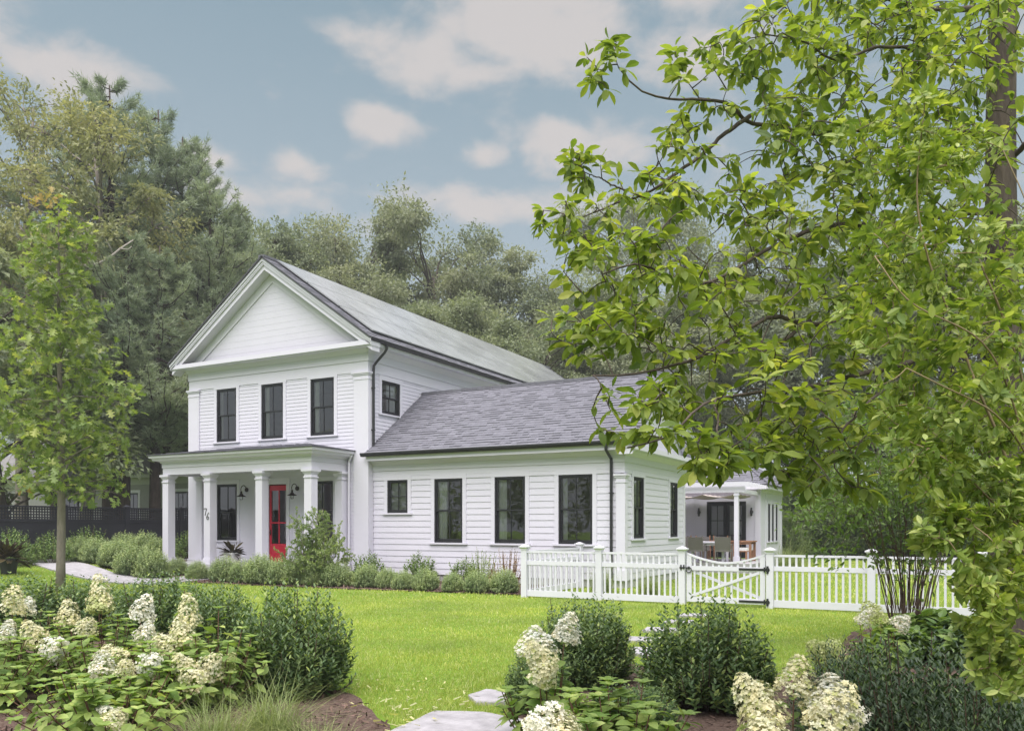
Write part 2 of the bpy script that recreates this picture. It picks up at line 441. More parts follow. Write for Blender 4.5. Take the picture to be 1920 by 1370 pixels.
def siding(mb, u0, u1, z0, z1, e, lip, holes=(), clip=None):
    z = z0
    while z < z1-1e-4:
        zt = min(z+e, z1)
        cuts = sorted({z, zt} | {q for h in holes for q in (h[2], h[3]) if z+1e-4 < q < zt-1e-4})
        for a, b in zip(cuts[:-1], cuts[1:]):
            iv = [(u0, u1)]
            for h in holes:
                if h[2] < b-1e-5 and h[3] > a+1e-5:
                    nv = []
                    for p, q in iv:
                        if h[1] <= p or h[0] >= q: nv.append((p, q)); continue
                        if h[0] > p: nv.append((p, h[0]))
                        if h[1] < q: nv.append((h[1], q))
                    iv = nv
            na, nb = lip*(1-(a-z)/e), lip*(1-(b-z)/e)
            for p, q in iv:
                pa, qa, pb_, qb = p, q, p, q
                if clip:
                    (pa, qa), (pb_, qb) = clip(a), clip(b)
                    if qb - pb_ < .01: qb = pb_ + .01
                mb.quad((pa,na,a), (qa,na,a), (qb,nb,b), (pb_,nb,b))
                if a == z: mb.quad((pa,0,a), (qa,0,a), (qa,na,a), (pa,na,a))
        z = zt
def ring(mb, u0, u1, z0, z1, w, n0, n1, wt=None, wb=None):
    wt, wb = wt or w, wb or w
    mb.box(u0, u0+w, n0, n1, z0, z1); mb.box(u1-w, u1, n0, n1, z0, z1)
    mb.box(u0+w, u1-w, n0, n1, z1-wt, z1); mb.box(u0+w, u1-w, n0, n1, z0, z0+wb)
def wavy(mb, u0, u1, z0, z1, n, amp=.03, k=5):
    m = 24
    for i in range(m):
        a, b = i/m, (i+1)/m
        na, nb = n+amp*math.sin(a*k*6.28), n+amp*math.sin(b*k*6.28)
        mb.quad((u0+(u1-u0)*a,na,z0), (u0+(u1-u0)*b,nb,z0), (u0+(u1-u0)*b,nb,z1), (u0+(u1-u0)*a,na,z1))
def window(parent, fr, u0, u1, z0, z1, curtains=(), cas=.125, single=False, cols=2, sill=True):
    f = MB(fr)
    ring(f, u0, u1, z0, z1, .045, -.09, .014)
    a0, a1, c0, c1 = u0+.047, u1-.047, z0+.047, z1-.047
    zm = (z0+z1)/2
    if single:
        ring(f, a0, a1, c0, c1, .045, -.06, -.02)
        f.box(a0+.046, a1-.046, -.05, -.025, zm-.012, zm+.012)
        up = [(c0, c1, -.045)]
    else:
        ring(f, a0, a1, zm-.02, c1, .042, -.048, -.012)
        ring(f, a0, a1, c0, zm+.018, .042, -.086, -.052, wb=.065)
        up = [(zm+.02, c1-.04, -.03), (c0+.06, zm-.02, -.069)]
    for za, zb, nn in up:
        for k in range(1, cols):
            um = a0 + (a1-a0)*k/cols
            f.box(um-.011, um+.011, nn-.012, nn+.014, za+.002, zb-.002)
    w = f.build('window', M['black'], parent)
    p = MB(fr)
    for za, zb, nn in up: p.quad((a0+.03,nn,za-.03), (a1-.03,nn,za-.03), (a1-.03,nn,zb+.03), (a0+.03,nn,zb+.03))
    p.build('pane', M['glass'], w)
    if cas:
        c = MB(fr)
        c.box(u0-cas, u0-.002, -.02, .030, z0-.002, z1+.002); c.box(u1+.002, u1+cas, -.02, .030, z0-.002, z1+.002)
        c.box(u0-cas-.012, u1+cas+.012, -.02, .033, z1+.003, z1+cas+.02)
        c.build('casing', M['trim'], w)
    if sill:
        s = MB(fr); s.box(u0-cas-.04, u1+cas+.04, -.02, .066, z0-.052, z0-.004)
        s.build('sill', M['trim'], w)
    for (ca, cb_, mt) in curtains:
        q = MB(fr); wavy(q, u0+(u1-u0)*ca, u0+(u1-u0)*cb_, z0-.02, z1+.05, -.135 if mt == 'curtain' else -.105, .03 if mt == 'curtain' else .004)
        q.build('curtain' if mt == 'curtain' else 'blind', M[mt], w)
    return w

HX0, HX1, HY, HYB = -23.76, -15.88, 20.2, 40.8
house = thing('farmhouse', "white clapboard two-storey house with a red front door, columned porch and low side wing", 'house', (-19.8, 20.2, 0))
rng = random.Random(3)
SLOPE, RIDX, RIDZ = .698, -19.82, 10.45
wins2 = [(-22.43,-21.49), (-20.33,-19.36), (-18.18,-17.21)]
win1 = [(-22.41,-21.46), (-18.20,-17.25)]
DOOR = (-20.12,-19.22,.42,3.02)
def hole(u, z0, z1): return (u[0], u[1], z0, z1)
# front, right, left, back walls
hs = [hole(u,4.53,6.35) for u in wins2] + [hole(u,1.15,3.07) for u in win1] + [DOOR]
w = MB(frS(HY)); siding(w, HX0+.1, HX1-.1, .22, 6.42, .118, .012, hs); w.build('wall', M['white'], house)
hs = [(20.87,21.84,5.20,6.25)]
w = MB(frE(HX1)); siding(w, HY+.02, HYB, .22, 6.42, .118, .012, hs); w.build('wall', M['white'], house)
w = MB(frW(HX0)); siding(w, HY+.02, HYB, .22, 6.42, .118, .012); w.build('wall', M['white'], house)
w = MB(frN(HYB)); siding(w, HX0, HX1, .22, 10.2, .24, .014, clip=lambda z: (HX0, HX1) if z < 7.4 else (max(HX0, RIDX-(RIDZ-.1-z)/SLOPE), min(HX1, RIDX+(RIDZ-.1-z)/SLOPE)))
w.build('wall', M['white'], house)
# stone footing
b = MB(); b.box(HX0+.03,HX1-.03,HY+.03,HYB-.03,-.2,.219); b.build('foundation', M['granite'], house)
# room partitions and floors behind the glass
b = MB(); b.box(HX0+.1,HX1-.1,23.4,23.5,.45,7.0); b.box(HX0+.1,HX1-.1,HY+.12,23.4,3.55,3.75); b.box(HX0+.1,HX1-.1,HY+.12,23.4,6.5,6.6); b.box(HX0+.1,HX1-.1,HY+.12,23.4,.3,.41)
b.box(-18.9,-18.8,HY+.12,23.4,.42,3.5); b.box(-21.0,-20.9,HY+.12,23.4,3.76,6.49)
b.build('interior_wall', M['room'], house)
# corner pilasters with capitals
def pilaster(fr, u0, u1, z0, z1, n=.05):
    p = MB(fr)
    p.box(u0, u1, -.01, n, z0+.28, z1-.24)
    p.box(u0-.03, u1+.03, -.01, n+.028, z0, z0+.28)
    p.box(u0-.014, u1+.014, -.01, n+.014, z1-.24, z1-.19)
    p.box(u0, u1, -.01, n+.004, z1-.19, z1-.10)
    p.box(u0-.03, u1+.03, -.01, n+.03, z1-.10, z1-.055)
    p.box(u0-.055, u1+.055, -.01, n+.055, z1-.055, z1)
    return p
def corner(u0, u1, v0, v1, z0, z1, name='pilaster'):     # wraps a corner: x range, y range
    p = MB()
    for (o, a, b_) in ((.0,z0+.28,z1-.24),(.03,z0,z0+.28),(.014,z1-.24,z1-.19),(.004,z1-.19,z1-.10),(.03,z1-.10,z1-.055),(.055,z1-.055,z1)):
        p.box(u0-o, u1+o, v0-o, v1+o, a, b_)
    return p.build(name, M['trim'], house)
corner(HX1-.52, HX1+.05, HY-.05, HY+.20, .2, 6.41)
corner(HX0-.05, HX0+.48, HY-.05, HY+.20, .2, 6.41)
# entablature: stepped frieze boards and the boxed cornice
def frieze(z, y0=HY, y1=HYB, x0=HX0, x1=HX1):
    b = MB()
    for (a, c, n) in z:
        b.box(x0-n, x1+n, y0-n, y0+.03, a, c)
        b.box(x1-.02, x1+n, y0+.031, y1, a, c)
        b.box(x0-n, x0+.02, y0+.031, y1, a, c)
    return b.build('frieze', M['trim'], house)
frieze([(6.412,6.74,.030),(6.742,6.98,.058)])
b = MB()                                               # sloped bed moulding under the cornice
b.prism([(HX0-.06,HY-.06,6.982),(HX0-.06,HY+.02,6.982),(HX0-.06,HY+.02,7.128),(HX0-.06,HY-.20,7.128)],
        [(HX1+.06,HY-.06,6.982),(HX1+.06,HY+.02,6.982),(HX1+.06,HY+.02,7.128),(HX1+.06,HY-.20,7.128)])
b.prism([(HX1+.06,HY-.06,6.982),(HX1-.02,HY-.06,6.982),(HX1-.02,HY-.06,7.128),(HX1+.20,HY-.20,7.128)],
        [(HX1+.06,HYB,6.982),(HX1-.02,HYB,6.982),(HX1-.02,HYB,7.128),(HX1+.20,HYB,7.128)])
b.build('bed_moulding', M['trim'], house)
b = MB(); b.box(-24.24,-15.46,19.75,HY-.002,7.13,7.27); b.box(-24.20,-15.50,19.79,HY-.002,7.105,7.13)
b.box(-15.90,-15.46,HY,HYB+.4,7.13,7.27); b.box(-24.24,-23.78,HY,HYB+.4,7.13,7.27)
b.build('cornice', M['trim'], house)
b = MB(); b.add([(-24.15,19.78,7.274),(-15.55,19.78,7.274),(-15.55,HY-.03,7.33),(-24.15,HY-.03,7.33)],[(0,1,2,3)])
b.build('flashing', pmat('lead_flashing',(.10,.095,.10),.7), house)
# tympanum boards
w = MB(frS(HY-.01))
siding(w, -24, -15.5, 7.30, 10.0, .205, .003, clip=lambda z: (RIDX-(RIDZ-.30-z)/SLOPE, RIDX+(RIDZ-.30-z)/SLOPE))
w.build('tympanum', M['white'], house)
def rake(sx, cx, cz, sl, o0, o1, y0, y1, xe, axis='x'):
    A = [(cx, cz-o0), (cx, cz-o1), (cx+sx*xe, cz-sl*xe-o1), (cx+sx*xe, cz-sl*xe-o0)]
    if axis == 'x': return [(x, y0, z) for x, z in A], [(x, y1, z) for x, z in A]
    return [(y0, x, z) for x, z in A], [(y1, x, z) for x, z in A]
b = MB()
for sx in (-1, 1):
    for (o0, o1, y0, xe) in ((.075,.16,19.70,4.43),(.162,.235,19.735,4.425),(.237,.275,19.75,4.42),(.277,.43,19.80,4.40)):
        b.prism(*rake(sx, RIDX, RIDZ, SLOPE, o0, o1, y0, HY-.02, xe))
b.build('rake_board', M['trim'], house)
b = MB()
for sx in (-1, 1): b.prism(*rake(sx, RIDX, RIDZ, SLOPE, .44, .76, HY-.05, HY+.0, 3.95))
b.build('rake_frieze', M['trim'], house)

# roofs
def shingles(mb, P0, U, V, wid, leng, e=.143, piece=.24, u_lo=None, u_hi=None, seed=1, lift=.012):
    rr = random.Random(seed)
    P0, U, V = np.array(P0, float), np.array(U, float), np.array(V, float)
    Nn = np.cross(U, V); Nn /= np.linalg.norm(Nn)
    if Nn[2] < 0: Nn = -Nn
    v = 0.0
    while v < leng-.02:
        vt = min(v+e+.02, leng)
        lo = u_lo(v) if u_lo else 0; hi = u_hi(v) if u_hi else wid
        u = lo
        while u < hi-.01:
            l = piece*rr.uniform(.55, 1.6); ue = min(u+l, hi)
            hgt = lift*rr.choice((.55, 1.35))
            g = rr.uniform(-.008, .010)
            a = P0+U*u+V*(v+g); b_ = P0+U*ue+V*(v+g); c = P0+U*ue+V*vt; d = P0+U*u+V*vt
            h0, h1 = Nn*(hgt+.004), Nn*.002
            mb.add([a, b_, a+h0, b_+h0, c+h1, d+h1], [(0,1,3,2), (2,3,4,5), (0,2,5), (1,4,3)])
            u = ue
        v += e
def slab(mb, pts, t=.05):                             # roof deck polygon thickened downward
    mb.prism([tuple(p) for p in pts], [(p[0], p[1], p[2]-t) for p in pts])
EX = 4.42
sl_len = EX*math.hypot(1, SLOPE); cs = 1/math.hypot(1, SLOPE); sn = SLOPE*cs
YF, YB = 19.66, HYB+.45
roof_b = MB()
for sx in (-1, 1):
    slab(roof_b, [(RIDX+.0, YF, RIDZ-.012), (RIDX, YB, RIDZ-.012), (RIDX+sx*EX, YB, RIDZ-SLOPE*EX-.012), (RIDX+sx*EX, YF, RIDZ-SLOPE*EX-.012)], .058)
roof = roof_b.build('roof', M['shingle_base'], house)
sh = MB()
shingles(sh, (RIDX+EX, YF, RIDZ-SLOPE*EX-.01), (0,1,0), (-cs,0,sn), YB-YF, sl_len, seed=4, piece=.30)
shingles(sh, (RIDX-EX, YF, RIDZ-SLOPE*EX-.01), (0,1,0), (cs,0,sn), YB-YF, sl_len, seed=5, piece=.9, e=.29)
for k in range(60): sh.box(RIDX-.12, RIDX+.12, YF+k*(YB-YF)/60, YF+(k+1)*(YB-YF)/60-.004, RIDZ-.06, RIDZ+.018+.006*(k%2))
sh.build('shingles', M['shingle'], roof)
# solar panels
pn0 = np.array((sn, 0, cs))
for c in range(19):
    for r in range(3):
        y0 = 20.22+c*1.045; v0 = .42+r*1.62
        o = np.array((RIDX+EX, 0, RIDZ-SLOPE*EX)); V = np.array((-cs, 0, sn))
        def pt(y, v, h): return tuple(o + V*v + pn0*h + np.array((0, y, 0)))
        m = MB()
        m.prism([pt(y0,v0,.09), pt(y0+1.012,v0,.09), pt(y0+1.012,v0+1.585,.09), pt(y0,v0+1.585,.09)],
                [pt(y0,v0,.05), pt(y0+1.012,v0,.05), pt(y0+1.012,v0+1.585,.05), pt(y0,v0+1.585,.05)])
        m.build('solar_panel', M['solar'], house)
# eave gutter, guard and downspout
def gutter(p0, p1, out, name='gutter'):
    """K gutter hung below p0-p1, opening outward along 'out'"""
    p0, p1, out = np.array(p0, float), np.array(p1, float), np.array(out, float)
    prof = [(0,-.11),(.085,-.11),(.125,-.045),(.125,0),(.112,0),(.112,-.03),(.02,-.03),(.02,0),(0,0)]
    A = [tuple(p0+out*a+np.array((0,0,z))) for a, z in prof]; B = [tuple(p1+out*a+np.array((0,0,z))) for a, z in prof]
    g = MB(); g.prism(A, B); o = g.build(name, M['metal'], house)
    k = MB(); k.prism([tuple(p0+out*a+np.array((0,0,z))) for a, z in ((.02,-.012),(.118,.006),(.118,-.004),(.02,-.022))],
                      [tuple(p1+out*a+np.array((0,0,z))) for a, z in ((.02,-.012),(.118,.006),(.118,-.004),(.02,-.022))])
    k.build('gutter_guard', M['guard'], o)
M['guard'] = pmat('aluminium_guard', (.42,.41,.42), .5, metal=.4)
gutter((-15.46,19.72,7.335), (-15.46,HYB+.4,7.335), (1,0,0))
gutter((-24.24,19.72,7.335), (-24.24,HYB+.4,7.335), (-1,0,0))
d = MB(); d.tube([(-15.40,20.52,7.24),(-15.40,20.52,7.12),(-15.47,20.50,7.0),(-15.70,20.40,6.72),(-15.775,20.36,6.6),(-15.78,20.35,6.4),(-15.78,20.35,3.92)], .042, 10)
for z in (4.6, 5.9): d.cbox(-15.80,20.35,.10,.11,z,z+.03)
d.build('downspout', M['metal'], house)
# windows of the main block
for i, u in enumerate(wins2): window(house, frS(HY), u[0], u[1], 4.53, 6.35, [[(.02,.16,'curtain')],[(.02,.22,'curtain')],[(.02,.24,'curtain')]][i])
window(house, frS(HY), *win1[0], 1.15, 3.07); window(house, frS(HY), *win1[1], 1.15, 3.07)
window(house, frE(HX1), 20.87, 21.84, 5.20, 6.25, [(.45,.98,'curtain')], single=False)
# front door
f = MB(frS(HY)); x0, x1, z0, z1 = DOOR
ring(f, x0+.035, x1-.035, z0+.01, z1-.035, .085, -.15, -.105, wt=.17, wb=.62)
f.box((x0+x1)/2-.022, (x0+x1)/2+.022, -.14, -.112, z0+.64, z1-.21); f.box(x0+.12, (x0+x1)/2-.023, -.14, -.112, 1.72, 1.77); f.box((x0+x1)/2+.023, x1-.12, -.14, -.112, 1.72, 1.77)
f.box(x0+.16, x1-.16, -.105, -.098, z0+.12, z0+.52)
door = f.build('door', M['red'], house)
f = MB(frS(HY)); f.quad((x0+.11,-.127,z0+.6),(x1-.11,-.127,z0+.6),(x1-.11,-.127,z1-.19),(x0+.11,-.127,z1-.19)); f.build('pane', M['glass'], door)
f = MB(frS(HY)); f.tube([(x0+.085,-.105,1.42),(x0+.085,-.05,1.42),(x0+.17,-.045,1.42)], .011, 8); f.box(x0+.065,x0+.105,-.105,-.095,1.33,1.52); f.build('handle', M['bronze'], door)
f = MB(frS(HY)); f.box(x0-.14,x0,-.16,.032,z0,z1); f.box(x1,x1+.14,-.16,.032,z0,z1); f.box(x0-.16,x1+.16,-.16,.036,z1+.001,z1+.20); f.build('door_casing', M['trim'], house)
# porch
PX0, PX1, PY = -23.12, -16.66, 18.52
b = MB(); b.box(PX0-.2,PX1+.2,18.38,HY-.06,.02,.42); b.box(-20.6,-18.7,18.0,18.379,.02,.24); b.build('porch_floor', M['porchfloor'], house)
def column(x, y, wd=.275, z0=.421, z1=3.33):
    c = MB()
    c.cbox(x,y,wd+.09,wd+.09,z0,z0+.14); c.cbox(x,y,wd+.04,wd+.04,z0+.14,z0+.19); c.cbox(x,y,wd,wd,z0+.19,z1-.255)
    c.cbox(x,y,wd+.05,wd+.05,z1-.255,z1-.22); c.cbox(x,y,wd,wd,z1-.22,z1-.145); c.frus(x,y,wd+.02,wd+.11,z1-.145,z1-.07); c.cbox(x,y,wd+.14,wd+.14,z1-.07,z1-.001)
    return c.build('column', M['trim'], house)
cols = [column(x, PY+.1375) for x in (PX0+.1375, -21.03, -18.77, PX1-.1375)]
for x in (PX0+.1375, PX1-.1375): column(x, HY-.17)
b = MB()
b.box(PX0,PX1,PY+.01,PY+.265,3.33,3.56); b.box(PX0-.02,PX1+.02,PY-.012,PY+.285,3.562,3.70)
for a, c in ((PX0,PX0+.255),(PX1-.255,PX1)):
    b.box(a,c,PY+.267,HY-.062,3.33,3.56); b.box(a-.02,c+.02,PY+.287,HY-.062,3.562,3.70)
b.build('porch_beam', M['trim'], house)
b = MB()                                              # flared porch cornice and its ceiling
i0 = [(PX0-.02,HY-.06),(PX0-.02,PY-.012),(PX1+.02,PY-.012),(PX1+.02,HY-.06)]
def off(o): return [(PX0-.02-o,HY-.06),(PX0-.02-o,PY-.012-o),(PX1+.02+o,PY-.012-o),(PX1+.02+o,HY-.06)]
pr = [(.0,3.702),(.035,3.712),(.05,3.76),(.20,3.79),(.225,3.85),(.285,3.875),(.30,3.945),(0,3.945)]
for (o0, za), (o1, zb) in zip(pr[:-1], pr[1:]):
    A, B = off(o0), off(o1)
    for k in range(3): b.quad((*A[k],za),(*A[k+1],za),(*B[k+1],zb),(*B[k],zb))
b.quad(*[(x,y,3.68) for x, y in off(-.02)])
b.build('porch_cornice', M['trim'], house)
RP = .165
x0, x1, y0 = PX0-.34, PX1+.34, PY-.34
run = HY-y0
b = MB(); slab(b, [(x0,y0,3.965),(x1,y0,3.965),(x1-run,HY-.03,3.965+RP*run),(x0+run,HY-.03,3.965+RP*run)], .018)
slab(b, [(x1,y0,3.965),(x1,HY-.03,3.965),(x1-run,HY-.03,3.965+RP*run)], .018); slab(b, [(x0,y0,3.965),(x0,HY-.03,3.965),(x0+run,HY-.03,3.965+RP*run)], .018)
pr_ = b.build('porch_roof', M['shingle_base'], house)
s = MB(); k = 1/math.hypot(1, RP)
shingles(s, (x0,y0,3.967), (1,0,0), (0,k,RP*k), x1-x0, run/k, u_lo=lambda v: v*k, u_hi=lambda v: x1-x0-v*k, seed=8, piece=.3)
shingles(s, (x1,HY-.03,3.967), (0,-1,0), (-k,0,RP*k), run-.03, run/k, u_hi=lambda v: run-.03-v*k, seed=9, piece=.3)
s.build('shingles', M['shingle'], pr_)
d = MB(); d.tube([(PX1+.24,HY-.14,3.90),(PX1+.24,HY-.14,3.80),(PX1+.12,HY-.11,3.62),(PX1+.12,HY-.11,.3)], .036, 10); d.build('downspout', M['trim'], house, label="white porch downspout")
# barn lamps beside the door
def barn_lamp(x, z=2.86):
    y = HY-.02
    a = MB(frS(HY)); a.tube([(x,.02,z),(x,.045,z)], .075, 18)
    n = 14
    a.tube([(x,.04,z)]+[(x,.04+.02*(1-math.cos(t))+.20*(1-math.cos(t))/2, z+.14*math.sin(t)+.0) for t in np.linspace(.25, math.pi, n)]+[(x,.262,z-.08)], .0125, 8)
    arm = a.build('wall_lamp', M['bronze'], house, smooth=False)
    s = MB(); s.lathe((x, HY-.262, z-.08), [(.0,.02),(.035,.02),(.035,-.06),(.06,-.075),(.065,-.10),(.15,-.145),(.155,-.16),(.06,-.12),(.0,-.12)], 22); s.build('lamp_shade', M['bronze'], arm, smooth=True)
    g = MB(); g.lathe((x, HY-.262, z-.08), [(.04,-.125),(.045,-.16),(.045,-.24),(.0,-.26)], 14); g.build('glass_jar', M['glass'], arm)
    c = MB()
    for q in range(6):
        t = q*math.pi/3; cx, cy = .055*math.cos(t), .055*math.sin(t)
        c.tube([(x+cx,HY-.262+cy,z-.205),(x+cx,HY-.262+cy,z-.315),(x+cx*.4,HY-.262+cy*.4,z-.352)], .0045, 5)
    c.build('cage', M['bronze'], arm)
for x in (-21.03+.03, -18.74): barn_lamp(x)
# house number 76 on the second column
def stroke(pts, x, z, sc):
    n = MB(); n.tube([(x+a*sc, PY-.012, z+b_*sc) for a, b_ in pts], .0095, 6); return n
t7 = [(-.30,.92),(-.2,1.0),(.0,.98),(.28,1.0),(.22,.8),(.08,.42),(-.04,.0)]
t6 = [(.24,1.0),(.05,.80),(-.14,.5),(-.22,.25),(-.12,.03),(.08,.0),(.24,.14),(.22,.34),(.06,.44),(-.12,.36),(-.2,.24)]
c2 = cols[1]
num = stroke(t7, -21.09, 1.93+.05, .22)
n6 = MB(); n6.tube([(-20.985+a*.22, PY-.012, 1.85+b_*.22) for a, b_ in t6], .0095, 6)
num.build('numeral', M['metal'], c2); n6.build('numeral', M['metal'], c2)

# ------------------------------------------------------------------ the side wing
WX0, WX1, WY, WYB = HX1+.03, -7.60, 20.42, 25.94
small = (-15.29,-14.53,2.04,3.04)
big = [(-13.56,-12.58),(-11.50,-10.52),(-9.49,-8.49)]
w = MB(frS(WY)); siding(w, WX0, WX1-.1, .20, 3.04, .178, .015, [small]+[hole(u,1.15,3.035) for u in big]); w.build('wall', M['white'], house)
eh = [(21.10,21.95,1.30,2.98),(24.38,25.16,1.30,2.98)]
w = MB(frE(WX1)); siding(w, WY+.02, WYB, .20, 3.04, .178, .015, eh); w.build('wall', M['white'], house)
w = MB(frN(WYB)); siding(w, WX0, WX1, .20, 3.5, .178, .018); w.build('wall', M['white'], house)
b = MB(); b.box(WX0,WX1-.03,WY+.03,WYB-.03,-.2,.199); b.build('foundation', M['granite'], house)
b = MB(); b.box(WX0,WX1-.1,WY+.1,WYB-.1,3.6,3.68); b.box(WX0,WX1-.1,WY+.1,WYB-.1,.3,.36); b.box(WX0,WX1-.9,WYB-.3,WYB-.2,.37,3.59); b.box(-14.2,-14.1,WY+.1,WYB-.31,.37,3.59); b.build('interior_wall', M['room'], house)
corner(WX1-.21, WX1+.045, WY-.045, WY+.16, .2, 3.02)
b = MB(); b.box(WX1-.02, WX1+.03, WYB-.16, WYB+.03, .2, 3.02); b.build('corner_board', M['trim'], house)
b = MB()
for a, c, n in ((3.042,3.16,.026),(3.162,3.33,.030),(3.332,3.50,.055)):
    b.box(WX0, WX1+n, WY-n, WY+.02, a, c); b.box(WX1-.02, WX1+n, WY+.021, WYB, a, c); b.box(WX0, WX1+n, WYB+.001, WYB+n, a, c)
b.build('frieze', M['trim'], house)
b = MB(); b.prism([(WX0,WY-.055,3.502),(WX0,WY+.02,3.502),(WX0,WY+.02,3.625),(WX0,WY-.19,3.625)], [(WX1+.05,WY-.055,3.502),(WX1+.05,WY+.02,3.502),(WX1+.05,WY+.02,3.625),(WX1+.05,WY-.19,3.625)])
b.prism([(WX1+.055,WY-.055,3.502),(WX1-.02,WY-.055,3.502),(WX1-.02,WY-.055,3.625),(WX1+.19,WY-.19,3.625)], [(WX1+.055,WYB,3.502),(WX1-.02,WYB,3.502),(WX1-.02,WYB,3.625),(WX1+.19,WYB+.1,3.625)])
b.build('bed_moulding', M['trim'], house)
WEY = 20.03                                            # eave line of the wing
b = MB(); b.box(HX1+.06, WX1+.42, WEY, WY-.002, 3.627, 3.76); b.box(WX1-.02, WX1+.42, WY, WYB, 3.627, 3.76); b.box(WX0, WX1+.42, WYB+.002, WYB+.40, 3.627, 3.76)
b.build('cornice', M['trim'], house)
WRY, WS = 23.18, .715
WEZ = 3.86; WRZ = WEZ + WS*(WRY-19.98)
b = MB(); WX = WX1+.50
slab(b, [(WX0,19.98,WEZ-.012),(WX,19.98,WEZ-.012),(WX,WRY,WRZ-.012),(WX0,WRY,WRZ-.012)]); slab(b, [(WX0,WRY*2-19.98,WEZ-.012),(WX,WRY*2-19.98,WEZ-.012),(WX,WRY,WRZ-.012),(WX0,WRY,WRZ-.012)])
wr = b.build('wing_roof', M['shingle_base'], house)
s = MB(); k = 1/math.hypot(1, WS)
shingles(s, (WX0,19.98,WEZ-.01), (1,0,0), (0,k,WS*k), WX-WX0, (WRY-19.98)/k, seed=21, piece=.22, lift=.016)
shingles(s, (WX0,WRY*2-19.98,WEZ-.01), (1,0,0), (0,-k,WS*k), WX-WX0, (WRY-19.98)/k, seed=22, piece=.4)
for q in range(28): s.box(WX0+q*(WX-WX0)/28, WX0+(q+1)*(WX-WX0)/28-.004, WRY-.12, WRY+.12, WRZ-.07, WRZ+.016+.006*(q%2))
s.build('shingles', M['shingle'], wr)
w = MB(frE(WX1-.01)); siding(w, WY, WYB, 3.77, WRZ-.4, .205, .003, clip=lambda z: (WRY-(WRZ-.30-z)/WS, WRY+(WRZ-.30-z)/WS)); w.build('tympanum', M['white'], house)
b = MB()
for sx in (-1, 1):
    for (o0, o1, xf, xe) in ((.07,.15,WX1+.47,3.19),(.152,.22,WX1+.44,3.185),(.222,.38,WX1+.38,3.17)):
        b.prism(*rake(sx, WRY, WRZ, WS, o0, o1, WX1+.01, xf, xe, 'y'))
b.build('rake_board', M['trim'], house)
gutter((HX1-.08,WEY-.01,3.865), (WX-.02,WEY-.01,3.865), (0,-1,0))
d = MB(); d.tube([(-7.93,19.96,3.76),(-7.93,19.98,3.62),(-7.93,20.18,3.50),(-7.93,20.33,3.42),(-7.93,20.345,3.3),(-7.93,20.345,.2)], .04, 10); d.cbox(-7.93,20.345,.105,.105,2.5,2.53); d.build('downspout', M['metal'], house, label="black downspout at the corner of the side wing")
window(house, frS(WY), *small[:2], small[2], small[3], [(.0,1.0,'blind')], single=True)
for i, u in enumerate(big): window(house, frS(WY), u[0], u[1], 1.15, 3.035, [[(.04,.36,'curtain')],[(.04,.32,'curtain')],[(.03,.20,'curtain')]][i])
for u in eh: window(house, frE(WX1), u[0], u[1], u[2], u[3], [(.55,.95,'curtain')])

# ------------------------------------------------------------------ rear addition
RX0, RX1, RY, RYB = HX1+.03, -6.65, 33.1, 37.7
DR = (-8.76,-7.19,.36,2.62)
w = MB(frS(RY))
for k in range(14):
    a = RX0+k*(RX1-RX0)/14; c = RX0+(k+1)*(RX1-RX0)/14-.006
    for (p, q, z0, z1) in ((a, min(c, DR[0]), .0, 3.0), (max(a, DR[1]), c, .0, 3.0), (max(a, DR[0]), min(c, DR[1]), DR[3], 3.0)):
        if q > p+.005: w.box(p, q, -.05, 0, z0, z1)
w.build('wall', M['white'], house)
w = MB(frE(RX1)); eh2 = [(34.6,35.05,1.0,2.55),(35.42,35.85,1.0,2.55),(36.25,36.68,1.0,2.55)]
siding(w, RY, RYB, .0, 3.0, .6, .004, eh2); w.build('wall', M['white'], house)
for u in eh2: window(house, frE(RX1), *u, cas=.1)
b = MB(); b.box(RX1-.2,RX1+.03,RY-.03,RY+.2,0,2.98); b.build('corner_board', M['trim'], house)
b = MB(); b.box(RX1-.02,RX1+.03,RYB-.2,RYB+.03,0,2.98); b.build('corner_board', M['trim'], house)
b = MB(); b.box(RX1-.02,RX1+.028,34.15,34.3,0,2.98); b.build('corner_board', M['trim'], house)
b = MB(); b.box(RX0,RX1+.06,RY-.06,RY-.001,2.985,3.22); b.box(RX1,RX1+.06,RY,RYB,2.985,3.22); b.box(RX0,RX1+.4,RY-.38,RY-.062,3.1,3.22); b.box(RX1+.062,RX1+.4,RY-.06,RYB+.3,3.1,3.22); b.build('cornice', M['trim'], house)
b = MB(); b.box(RX0,RX1-.1,RY+.1,RYB,3.0,3.1); b.box(RX0,RX1-.1,RY+3,RY+3.1,.3,3); b.build('interior_wall', M['room'], house)
b = MB(); s = MB(); RRY = (RY+RYB)/2; e0 = RY-.42
zr = 3.26+.72*(RRY-e0)
hp = RRY-e0
slab(b, [(RX0,e0,3.25),(RX1+.45,e0,3.25),(RX1+.45-hp,RRY,zr),(RX0,RRY,zr)]); slab(b, [(RX0,2*RRY-e0,3.25),(RX1+.45,2*RRY-e0,3.25),(RX1+.45-hp,RRY,zr),(RX0,RRY,zr)]); slab(b, [(RX1+.45,e0,3.25),(RX1+.45,2*RRY-e0,3.25),(RX1+.45-hp,RRY,zr)])
rr_ = b.build('rear_roof', M['shingle_base'], house); k = 1/math.hypot(1,.72)
shingles(s, (RX0,e0,3.255), (1,0,0), (0,k,.72*k), RX1+.45-RX0, (RRY-e0)/k, seed=31, piece=.3, lift=.016, u_hi=lambda v: RX1+.45-RX0-v*k); shingles(s, (RX1+.45,e0,3.255), (0,1,0), (-k,0,.72*k), 2*hp, hp/k, seed=32, piece=.3, lift=.016, u_lo=lambda v: v*k, u_hi=lambda v: 2*hp-v*k); s.build('shingles', M['shingle'], rr_)
